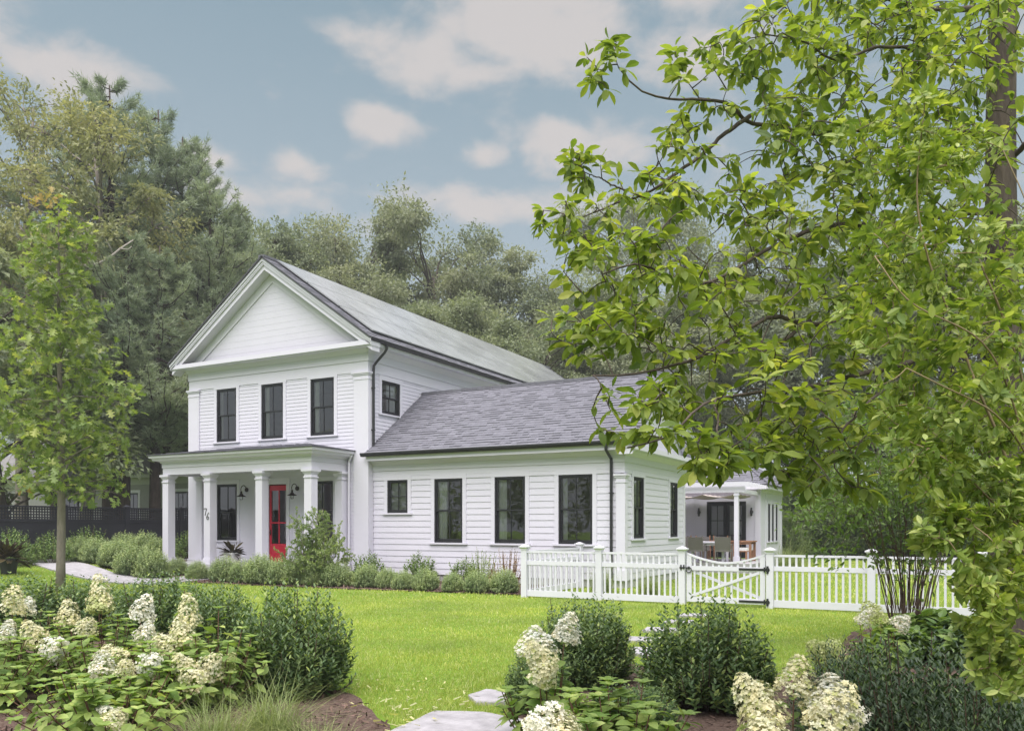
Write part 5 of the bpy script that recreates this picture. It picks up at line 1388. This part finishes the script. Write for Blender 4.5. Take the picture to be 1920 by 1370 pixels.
hydrangea('hydrangea', "hydrangea at the bottom edge with big lacy cream cones before the dark holly", b8,
  heads(b8, [(1488,1292,4.5,'c',.95,.15),(1435,1352,4.3,'c',1.1,.3),(1415,1318,4.35,'c',.9,.5),(1520,1330,4.5,'c',.8,.4),(1560,1330,4.4,'w',1.0,.4),(1590,1345,4.45,'w',.95,.6),(1545,1375,4.2,'c',1.2,.3),(1440,1400,4.1,'c',1.1,.4)], 30, 9, .45, .58), 19, 'flowering hydrangeas in the right bed', leaf=.10)
hydrangea('hydrangea', "hydrangea with low white heads at the bottom edge beside the bluestone slab", b9,
  heads(b9, [(1005,1372,4.8,'w',1.1,.7),(1055,1382,4.7,'c',1.0,.8),(1030,1400,4.5,'w',1.0,.6)], 14, 10, .32, .38), 20, 'flowering hydrangeas in the right bed')
hydrangea('hydrangea', "hydrangea with small green and white heads behind the dark holly mound", b10,
  heads(b10, [(1612,1166,9.0,'w',.95,.8),(1630,1152,9.2,'g',1.0,.2),(1652,1165,8.8,'g',.95,.5),(1680,1172,8.9,'w',.9,.8),(1542,1232,7.0,'g',.9,.4),(1562,1222,7.0,'g',.9,.3)], 10, 11, .4, .6), 21, 'flowering hydrangeas in the right bed')

# ------------------------------------------------------------------ ornamental grass clumps
def blades(P, D, ln, w, droop, mat, name, parent=None, seg=5, rg=None, local=True):
    n = len(P); D = unit(D); t = np.linspace(0,1,seg+1)
    side = unit(np.cross(D, np.array((.02,.01,1.0)))+1e-6)
    hor = D*np.array((1,1,0))
    pts = P[:,None]+ln[:,None,None]*(D[:,None]*t[None,:,None]+ (hor*.9-np.array((0,0,1)))[:,None]*(droop[:,None]*t[None]**2.4)[...,None])
    ww = (w[:,None]*(1-t[None]**1.6)*.5+1e-4)[...,None]
    A, B = pts-side[:,None]*ww, pts+side[:,None]*ww
    V = np.stack([A,B],2).reshape(-1,3); k = (seg+1)*2
    i = np.arange(n)[:,None]*k+(np.arange(seg)*2)[None]
    F = np.stack([i,i+1,i+3,i+2],-1).reshape(-1,4)
    return mesh_np(name, V, [F], mat, parent, local=local)
def mk_grass(r, seed=300, n=620, h=.62, spread=.10):
    rg = np.random.default_rng(seed); P = np.column_stack([rg.normal(size=(n,2))*spread, np.zeros(n)])
    D = unit(np.column_stack([rg.normal(size=(n,2))*.55, np.full(n,1.0)])); ln = h*rg.uniform(.55,1.3,n)
    blades(P, D, ln, np.full(n,.0045), rg.uniform(.1,.75,n), L['grassy'], 'blades', r)
G_G = 'fine ornamental grasses'
put('grass', xy(505,6.35), 'ornamental_grass', "fine arching grass clump at the bottom edge in front of the large inkberry", mk_grass, 'grass clump', G_G)
put('grass', xy(405,6.0), 'ornamental_grass', "fine arching grass clump at the bottom edge, left of its twin", mk_grass, 'grass clump', G_G, rz=2, sc=.9)
put('grass', xy(600,5.75), 'ornamental_grass', "small fine grass clump right at the bottom edge next to the bare mulch", mk_grass, 'grass clump', G_G, rz=4, sc=(.8,.8,.6))
put('grass', xy(1480,30.0), 'ornamental_grass', "tall pale grass clump at the corner of the rear addition", mk_grass, 'grass clump', G_G, rz=1, sc=(2.4,2.4,2.2))
put('grass', (-7.6,18.9), 'ornamental_grass', "thin wispy grass clump behind the fence at the wing's corner", mk_grass, 'grass clump', G_G, rz=3, sc=(1.2,1.2,1.75))
put('grass', (-6.3,18.6), 'ornamental_grass', "wispy grass clump behind the fence panel left of the gate", mk_grass, 'grass clump', G_G, rz=5, sc=(1.2,1.2,1.5))
# ------------------------------------------------------------------ near branches: grown from main boughs towards leaf clusters
def path3(pts, n=40):
    P = np.array([at(*p) for p in pts]); s = np.concatenate([[0], np.cumsum(np.linalg.norm(np.diff(P, axis=0), axis=1))])
    # Catmull-like smoothing by cubic Hermite
    T = np.gradient(P, s, axis=0); q = np.linspace(0, s[-1], n); out = []
    for x in q:
        i = min(max(np.searchsorted(s, x)-1, 0), len(s)-2); h = s[i+1]-s[i]; t = (x-s[i])/h
        out.append((2*t**3-3*t*t+1)*P[i]+(t**3-2*t*t+t)*h*T[i]+(-2*t**3+3*t*t)*P[i+1]+(t**3-t*t)*h*T[i+1])
    return np.array(out)
def grow(m, wood, attr, rg, r0=.006, r1=.0025, droop=.10, maxd=9):
    """join each attractor to the nearest wood so far; returns tip positions and directions"""
    wood = np.array(wood); attr = np.array(attr)
    d0 = np.array([np.min(((wood-a)**2).sum(1)) for a in attr]); order = np.argsort(d0)
    cap = len(wood)+len(attr)*6; buf = np.empty((cap,3)); buf[:len(wood)] = wood; k = len(wood)
    tips, dirs, mids, mdir = [], [], [], []
    for i in order:
        a = attr[i]; dd = ((buf[:k]-a)**2).sum(1); j = int(np.argmin(dd)); s = buf[j]
        L_ = math.sqrt(dd[j])
        if L_ < .04: continue
        t = np.linspace(0,1,6)[:,None]; bow = np.array((0,0,1))*L_*droop*rg.uniform(.2,1.3)+rg.normal(size=3)*L_*.07
        P = s+(a-s)*t+bow*np.sin(t*math.pi)
        m.tube(P, np.linspace(min(r0*(.6+L_*1.4), .012), r1, 6), 5, cap=False)
        buf[k:k+5] = P[1:]; k += 5
        tips.append(a); dirs.append(unit(P[-1]-P[-2]))
        for q in (2,3,4): mids.append(P[q]); mdir.append(unit(P[q]-P[q-1]))
    return np.array(tips), np.array(dirs), np.array(mids), np.array(mdir)
rg = np.random.default_rng(500)
def cloud(specs):
    out = []
    for (u, v, ru, rv, n, da, db) in specs:
        k = 0
        while k < n:
            x, y = rg.uniform(-1,1,2)
            if x*x+y*y > 1: continue
            out.append(at(u+x*ru, v+y*rv, rg.uniform(da,db))); k += 1
    return out
hk = thing('hickory_tree', "large tree at right whose long leafy branches hang across the foreground sky", 'tree', tuple(at(1888,985,8.0)*np.array((1,1,0))))
boughs = [
 ([(1884,250,8.0),(1760,243,7.7),(1587,240,7.2),(1514,245,6.9),(1460,230,6.7),(1406,220,6.5),(1381,193,6.4),(1318,179,6.2),(1235,176,6.0),(1195,157,5.9),(1165,122,5.85)], .040, .005),
 ([(1406,220,6.5),(1332,274,6.3),(1274,323,6.1),(1215,355,5.9),(1132,384,5.7),(1085,405,5.6)], .018, .004),
 ([(1190,362,5.85),(1150,345,5.8),(1102,323,5.7)], .008, .003),
 ([(1886,392,8.0),(1780,400,7.4),(1665,416,6.8),(1538,426,6.4),(1420,480,6.0),(1372,509,5.8),(1303,534,5.6),(1190,499,5.3),(1130,520,5.2)], .034, .005),
 ([(1886,500,8.0),(1780,520,7.4),(1650,560,6.6),(1511,602,6.0),(1473,589,5.9),(1442,594,5.8),(1411,612,5.7),(1373,635,5.5),(1326,662,5.3),(1257,685,5.0),(1180,700,4.8),(1120,700,4.7)], .036, .005),
 ([(1520,600,6.05),(1457,643,5.9),(1365,670,5.7),(1290,640,5.5)], .018, .004),
 ([(1888,620,8.0),(1780,655,7.0),(1627,693,6.0),(1565,712,5.6),(1508,724,5.3),(1419,735,5.0),(1342,751,4.7),(1265,816,4.4),(1195,840,4.2)], .034, .004),
 ([(1780,655,7.0),(1690,710,6.0),(1627,762,5.4),(1581,812,5.1),(1565,866,4.9),(1600,905,4.8)], .018, .004),
 ([(1342,751,4.7),(1345,820,4.5),(1352,870,4.4)], .008, .003),
 ([(1884,10,8.0),(1780,15,7.6),(1690,0,7.2),(1600,-20,6.9),(1480,-10,6.6),(1440,30,6.5)], .034, .006),
 ([(1884,130,8.0),(1760,110,7.2),(1640,90,6.6),(1560,110,6.3),(1500,70,6.1),(1440,60,6.0)], .026, .005),
 ([(1890,300,8.0),(1960,250,7.6),(2030,200,7.2)], .03, .01),
]
m = MB(); wood = []
tk = np.array([at(1882+6*math.sin(z*.9), 985, 8.0)*np.array((1,1,0))+np.array((0,0,z)) for z in np.linspace(-.2,9.5,16)])
m.tube(tk, np.concatenate([[.24,.19],np.linspace(.165,.10,14)]), 14)
for pts, a, b_ in boughs:
    P = path3(pts); P = P+np.cumsum(rg.normal(size=P.shape)*.004, axis=0); m.tube(P, np.linspace(a,b_,len(P)), 8); wood += list(P[6:])
spec = [(1130,128,42,62,13,5.7,6.0),(1295,112,38,50,11,5.9,6.3),(1378,112,55,60,18,6.0,6.6),(1440,45,65,60,24,5.9,6.7),(1330,205,55,30,11,5.9,6.5),(1290,265,60,45,18,5.7,6.4),
 (1090,315,42,42,16,5.5,5.9),(1085,425,80,62,34,5.2,5.9),(1225,350,70,45,22,5.5,6.2),(1170,500,125,80,62,4.9,5.7),(1110,610,85,62,36,4.7,5.3),(1330,440,150,120,80,5.2,6.6),
 (1500,150,110,110,75,5.9,7.4),(1650,70,150,95,95,6.2,7.8),(1800,150,130,170,110,6.0,8.6),(1500,340,150,130,95,5.6,7.2),(1700,370,170,150,110,5.8,8.0),(1270,600,140,85,64,4.8,5.8),
 (1480,560,170,110,90,5.0,6.6),(1400,725,190,75,76,4.4,5.6),(1200,770,95,55,26,4.2,4.8),(1290,825,80,28,12,4.2,4.6),(1345,868,45,22,9,4.2,4.6),(1400,820,60,40,16,4.4,5.0),(1550,800,120,80,52,4.6,5.8),(1720,620,170,150,80,5.6,7.6),(1590,890,70,40,14,4.6,5.2),(1560,250,130,110,40,6.0,7.4),(1880,60,70,90,34,5.6,7.4),(1890,330,60,140,22,5.4,7.2),(1870,560,70,140,60,5.2,7.0),(1720,230,150,130,70,5.6,7.4),(1600,460,140,110,50,5.4,7.0),(1850,720,90,90,36,5.2,6.6),(1620,20,160,50,45,6.2,7.6),(1440,852,50,36,24,4.4,5.0),(1330,862,60,20,9,4.2,4.6),(1500,900,50,25,10,4.6,5.2)]
spec = [(a, b, c, d, int(n*.82) if a < 1450 and n > 30 else n, e, f) for a, b, c, d, n, e, f in spec]
tips, dirs, mids, md = grow(m, wood, cloud(spec), rg)
Ps, Ds, Ns, Ss = [], [], [], []
for p, d in zip(tips, dirs):
    n = rg.integers(4,7); ax = unit(np.cross(d, rg.normal(size=3))); bx = np.cross(d, ax); up = unit(np.array((0,0,1))+rg.normal(size=3)*.25)
    sc_ = rg.uniform(.7,1.25)
    for k in range(n):
        a = 2*math.pi*(k+rg.uniform(-.2,.2))/n
        ra = ax*math.cos(a)+bx*math.sin(a); ra = ra-up*(ra@up)*.6
        dd = unit(ra+d*.45+np.array((0,0,-.06-.34*rg.random()**2))); Ps.append(p+dd*.012); Ds.append(dd); Ns.append(unit(up+rg.normal(size=3)*.38)); Ss.append(.108*sc_*rg.uniform(.6,1.15))
sel = rg.random(len(mids)) < .50
for p, d in zip(mids[sel], md[sel]):
    s = unit(np.cross(d, (0,0,1)))*rg.choice((-1,1))
    for k in range(rg.integers(1,4)):
        dd = unit(s*rg.uniform(.3,1)+d*.6+rg.normal(size=3)*.25+np.array((0,0,-.3))); Ps.append(p); Ds.append(dd); Ns.append(unit(np.array((0,0,1))+rg.normal(size=3)*.35)); Ss.append(.10*rg.uniform(.6,1.15))
V, F = place(OBOV, Ps, Ds, Ns, Ss); mesh_np('crown', V, F, L['hick'], hk)
m.build('trunk', M['bark'], hk, smooth=True)

# tall light green shrub filling the right edge
ps = thing('tall_shrub', "tall light green shrub with arching shoots along the right picture edge", 'shrub', tuple(at(1960,985,4.3)*np.array((1,1,0))))
m = MB(); wood = []
stems = [([(1990,1330,4.3),(1915,1000,4.3),(1880,840,4.2),(1830,720,4.2),(1790,610,4.2),(1745,500,4.2),(1722,400,4.2),(1735,180,4.2)], .013),
 ([(1990,1330,4.3),(1950,900,4.5),(1900,650,4.5),(1850,520,4.5),(1800,420,4.6),(1690,330,4.6)], .013),
 ([(2000,1330,4.2),(1930,1010,4.1),(1860,940,4.0),(1800,880,3.9),(1740,840,3.8)], .010),
 ([(2000,1330,4.2),(1950,1060,4.0),(1880,1010,3.9),(1800,1000,3.8),(1750,1010,3.7)], .010),
 ([(2010,1330,4.2),(1960,1150,4.0),(1900,1110,3.9),(1850,1100,3.8)], .009),
 ([(2010,1330,4.4),(1990,900,4.6),(1940,600,4.7),(1930,400,4.8),(1880,280,4.9)], .012),
 ([(2000,1330,4.3),(1920,820,4.0),(1840,640,3.9),(1700,560,3.9),(1640,480,4.0)], .010),
 ([(2000,1330,4.3),(1940,880,4.0),(1870,780,3.9),(1760,720,3.8),(1700,690,3.8)], .010),
 ([(2010,1330,4.3),(1960,1230,4.0),(1900,1220,3.8)], .009)]
for pts, r_ in stems:
    P = path3(pts); m.tube(P, np.linspace(r_,.003,len(P)), 6); wood += list(P[8:])
spec = [(1735,230,45,70,14,4.1,4.5),(1620,230,60,60,10,4.4,4.9),(1690,330,90,80,30,4.2,5.0),(1800,330,90,110,38,4.2,5.0),(1700,480,110,90,44,4.0,4.8),(1850,480,100,120,54,4.1,5.0),(1650,600,90,70,34,3.9,4.7),(1790,650,130,100,64,3.9,4.8),
 (1860,780,90,110,60,3.8,4.8),(1720,760,100,70,40,3.8,4.5),(1740,870,80,60,30,3.7,4.4),(1850,930,90,80,56,3.7,4.6),(1770,1000,60,45,24,3.6,4.3),(1880,1060,70,80,50,3.6,4.5),(1860,1180,70,60,38,3.6,4.4),(1900,1270,50,50,24,3.6,4.3),(1870,1240,55,70,40,3.6,4.3),(1850,1090,60,50,34,3.6,4.3),(1900,960,40,80,34,3.7,4.4),(1800,940,70,50,26,3.7,4.4)]
tips, dirs, mids, md = grow(m, wood, cloud(spec), rg, r0=.004, r1=.0018, droop=-.06)
Ps, Ds, Ns, Ss = [], [], [], []
for p, d, k_ in [(p, d, 9) for p, d in zip(tips, dirs)] + [(p, d, 3) for p, d in zip(mids, md)]:
    d = unit(d+np.array((0,0,.35))); ax = unit(np.cross(d, rg.normal(size=3))); bx = np.cross(d, ax)
    for k in range(k_):
        a = k*1.571+(k//2)*.8+rg.normal()*.25; q = (k//2)*.022
        ra = ax*math.cos(a)+bx*math.sin(a); Ps.append(p-d*q); Ds.append(unit(ra+d*.55+rg.normal(size=3)*.12)); Ns.append(unit(d*.9-ra*.35+np.array((0,0,.55)))); Ss.append(.068*rg.uniform(.6,1.2)*(1 if k > 1 else .7))
V, F = place(OV, Ps, Ds, Ns, Ss); mesh_np('foliage', V, F, L['privet'], ps)
m.build('stems', pmat('tan_stem', (.20,.15,.085), .8, var=.3), ps, smooth=True)

# many-stemmed shrub in front of the right fence panels
ls = thing('lilac_shrub', "shrub with a fan of bare reddish-brown stems in front of the right fence", 'shrub', tuple(at(1705,985,11.6)*np.array((1,1,0))))
m = MB(); wood = []; base = wloc(ls)
for k in range(62):
    f = (k+.5)/62*2-1; u1 = 1705+f*150+rg.normal()*14; v1 = 890-rg.uniform(0,90)+abs(f)*40
    e = at(u1, v1, 11.6+rg.uniform(-.9,.9)); b0 = base+np.array((f*.16+rg.normal()*.05, rg.normal()*.10, -.05))
    t = np.linspace(0,1,8)[:,None]; P = b0+(e-b0)*t; P[:,:2] -= (e-b0)[:2]*(.18*np.sin(t*math.pi)); P += np.cumsum(rg.normal(size=P.shape)*.026, axis=0)
    m.tube(P, np.linspace(.0085,.0035,8)*rg.uniform(.5,1.2), 5); wood += list(P[4:])
spec = [(1700,850,170,70,150,10.6,12.5),(1590,900,90,60,50,10.6,12.2),(1810,900,90,60,50,10.8,12.4),(1540,950,50,50,20,10.6,11.8),(1680,790,140,50,70,10.8,12.4),(1570,1000,40,50,10,10.8,11.6),(1705,960,120,60,60,10.8,12.2),(1700,1040,80,50,22,11.0,12.0),(1640,930,80,50,34,10.6,11.6),(1790,960,70,50,30,10.6,11.6)]
tips, dirs, mids, md = grow(m, wood, cloud(spec), rg, r0=.005, r1=.002, droop=.05)
n = 16; Ps = np.repeat(tips, n, 0)+rg.normal(size=(len(tips)*n,3))*.12; Ds = unit(np.repeat(dirs, n, 0)*.4+rg.normal(size=Ps.shape)+np.array((0,0,-.2)))
V, F = place(OV, Ps, Ds, rg.normal(size=Ps.shape)*.5+np.array((0,0,1)), .085*rg.uniform(.6,1.2,len(Ps))); mesh_np('foliage', V, F, L['stems'], ls)
m.build('stems', M['twig'], ls, smooth=True)

# ------------------------------------------------------------------ lawn blades, mulch chips, clippings
rg = np.random.default_rng(900)
def lawn_mask(x, y):
    k = np.ones(x.shape, bool)
    for P in list(BEDS.values())+[PATH_A, PATH_B, PATH_C, DRIVE, PATIO]+[[tuple(s.mean(0)+(q-s.mean(0))*.93) for q in s] for s in STONE_XY]: k &= ~inside(P, x, y)
    k &= ~((x > HX0-.3) & (x < HX1) & (y > 18.3)) & ~((x > HX1-.1) & (x < WX1+.1) & (y > WY-.1) & (y < WYB)) & ~((x < RX1+.1) & (y > RY))
    return k & (x > -27)
def sample(d0, d1, dens, u0=-60, u1=1980):
    rxa, rya = pray(u0); rxb, ryb = pray(u1)
    area = .5*(u1-u0)/FPX*(d1*d1-d0*d0); n = int(area*dens)
    d = np.sqrt(rg.uniform(d0*d0, d1*d1, n)); u = rg.uniform(u0, u1, n); xc = (u-960)/FPX
    x, y = d*(xc*math.cos(YAW)-math.sin(YAW)), d*(xc*math.sin(YAW)+math.cos(YAW)); k = lawn_mask(x, y)
    return x[k], y[k], d[k]
VV, FF, off_ = [], [], 0
for d0, d1, dens, w, h in ((4.2,8.2,3000,.0048,.050),(8.2,12,1700,.0065,.048),(12,18.5,850,.0095,.046),(18.5,38,260,.018,.055)):
    x, y, d = sample(d0, d1, dens); n = len(x)
    a = rg.uniform(0,6.28,n); ln = h*rg.uniform(.5,1.5,n); lean = rg.uniform(.15,1.1,n)
    clump = .75+.5*(np.sin(x*3.1+1.3*np.sin(y*2.3))*np.sin(y*2.7+x*.6))*.5
    ln = ln*clump
    hx, hy = np.cos(a), np.sin(a); fa_ = rg.uniform(0,6.28,n); sx, sy = np.cos(fa_)*w/2, np.sin(fa_)*w/2; z = gz(x, y)-.012
    b0 = np.stack([x-sx,y-sy,z],1); b1_ = np.stack([x+sx,y+sy,z],1)
    m0 = np.stack([x-sx*.8+hx*ln*lean*.35,y-sy*.8+hy*ln*lean*.35,z+ln*.62],1); m1 = np.stack([x+sx*.8+hx*ln*lean*.35,y+sy*.8+hy*ln*lean*.35,z+ln*.62],1)
    tp_ = np.stack([x+hx*ln*lean,y+hy*ln*lean,z+ln*.95],1)
    V = np.stack([b0,b1_,m0,m1,tp_],1).reshape(-1,3); i = np.arange(n)*5+off_; off_ += n*5
    VV.append(V); FF.append((np.stack([i,i+1,i+3,i+2],1), np.stack([i+2,i+3,i+4],1)))
struct(mesh_np('lawn_grass', np.concatenate(VV), [np.concatenate([f[0] for f in FF]), np.concatenate([f[1] for f in FF])], L['lawn']), 'stuff')
def chips(P, n, size, mat, name, zlift=.02, flat=.5):
    P = np.array(P); x = rg.uniform(P[:,0].min(), P[:,0].max(), n*3); y = rg.uniform(P[:,1].min(), P[:,1].max(), n*3); k = inside(P, x, y); x, y = x[k][:n], y[k][:n]
    c = np.stack([x, y, gz(x, y)+zlift], 1); d = unit(rg.normal(size=c.shape)*np.array((1,1,flat)))
    return place((np.array([(-.16,0,0),(.16,0,0),(.12,1,.05),(-.12,1,.02)]), [np.array([(0,1,2,3)])]), c, d, rg.normal(size=c.shape)*.35+np.array((0,0,1)), size*rg.uniform(.5,1.5,len(c)))
V, F = join([chips(BEDS['left_front'], 9000, .045, None, ''), chips(BEDS['right_front'], 9000, .045, None, ''), chips(BEDS['house_row'], 7000, .06, None, ''), chips(BEDS['porch_left'], 2500, .06, None, '')])
struct(mesh_np('mulch_chips', V, F, M['chip']), 'stuff')
cp = [tuple(at(u,0,d)[:2]) for u, d in ((640,7.0),(660,8.6),(800,8.6),(900,8.0),(870,6.9),(740,6.3))]
V, F = join([chips(cp, 110, .05, None, '', .045, .3)])
struct(mesh_np('dry_clippings', V, F, L['dry']), 'stuff')
# ------------------------------------------------------------------ thin summer haze in the air
hz = MB(); hz.box(-320, 320, -130, 520, -1.2, 27)
hm, nt_, N_n, L_n = nodes('haze_air')
pv = N_n('ShaderNodeVolumePrincipled'); pv.inputs['Color'].default_value = (.90,.93,.97,1); pv.inputs['Density'].default_value = .0009; pv.inputs['Anisotropy'].default_value = .1
L_n(pv.outputs[0], N_n('ShaderNodeOutputMaterial').inputs['Volume'])
struct(hz.build('haze', hm), 'stuff')
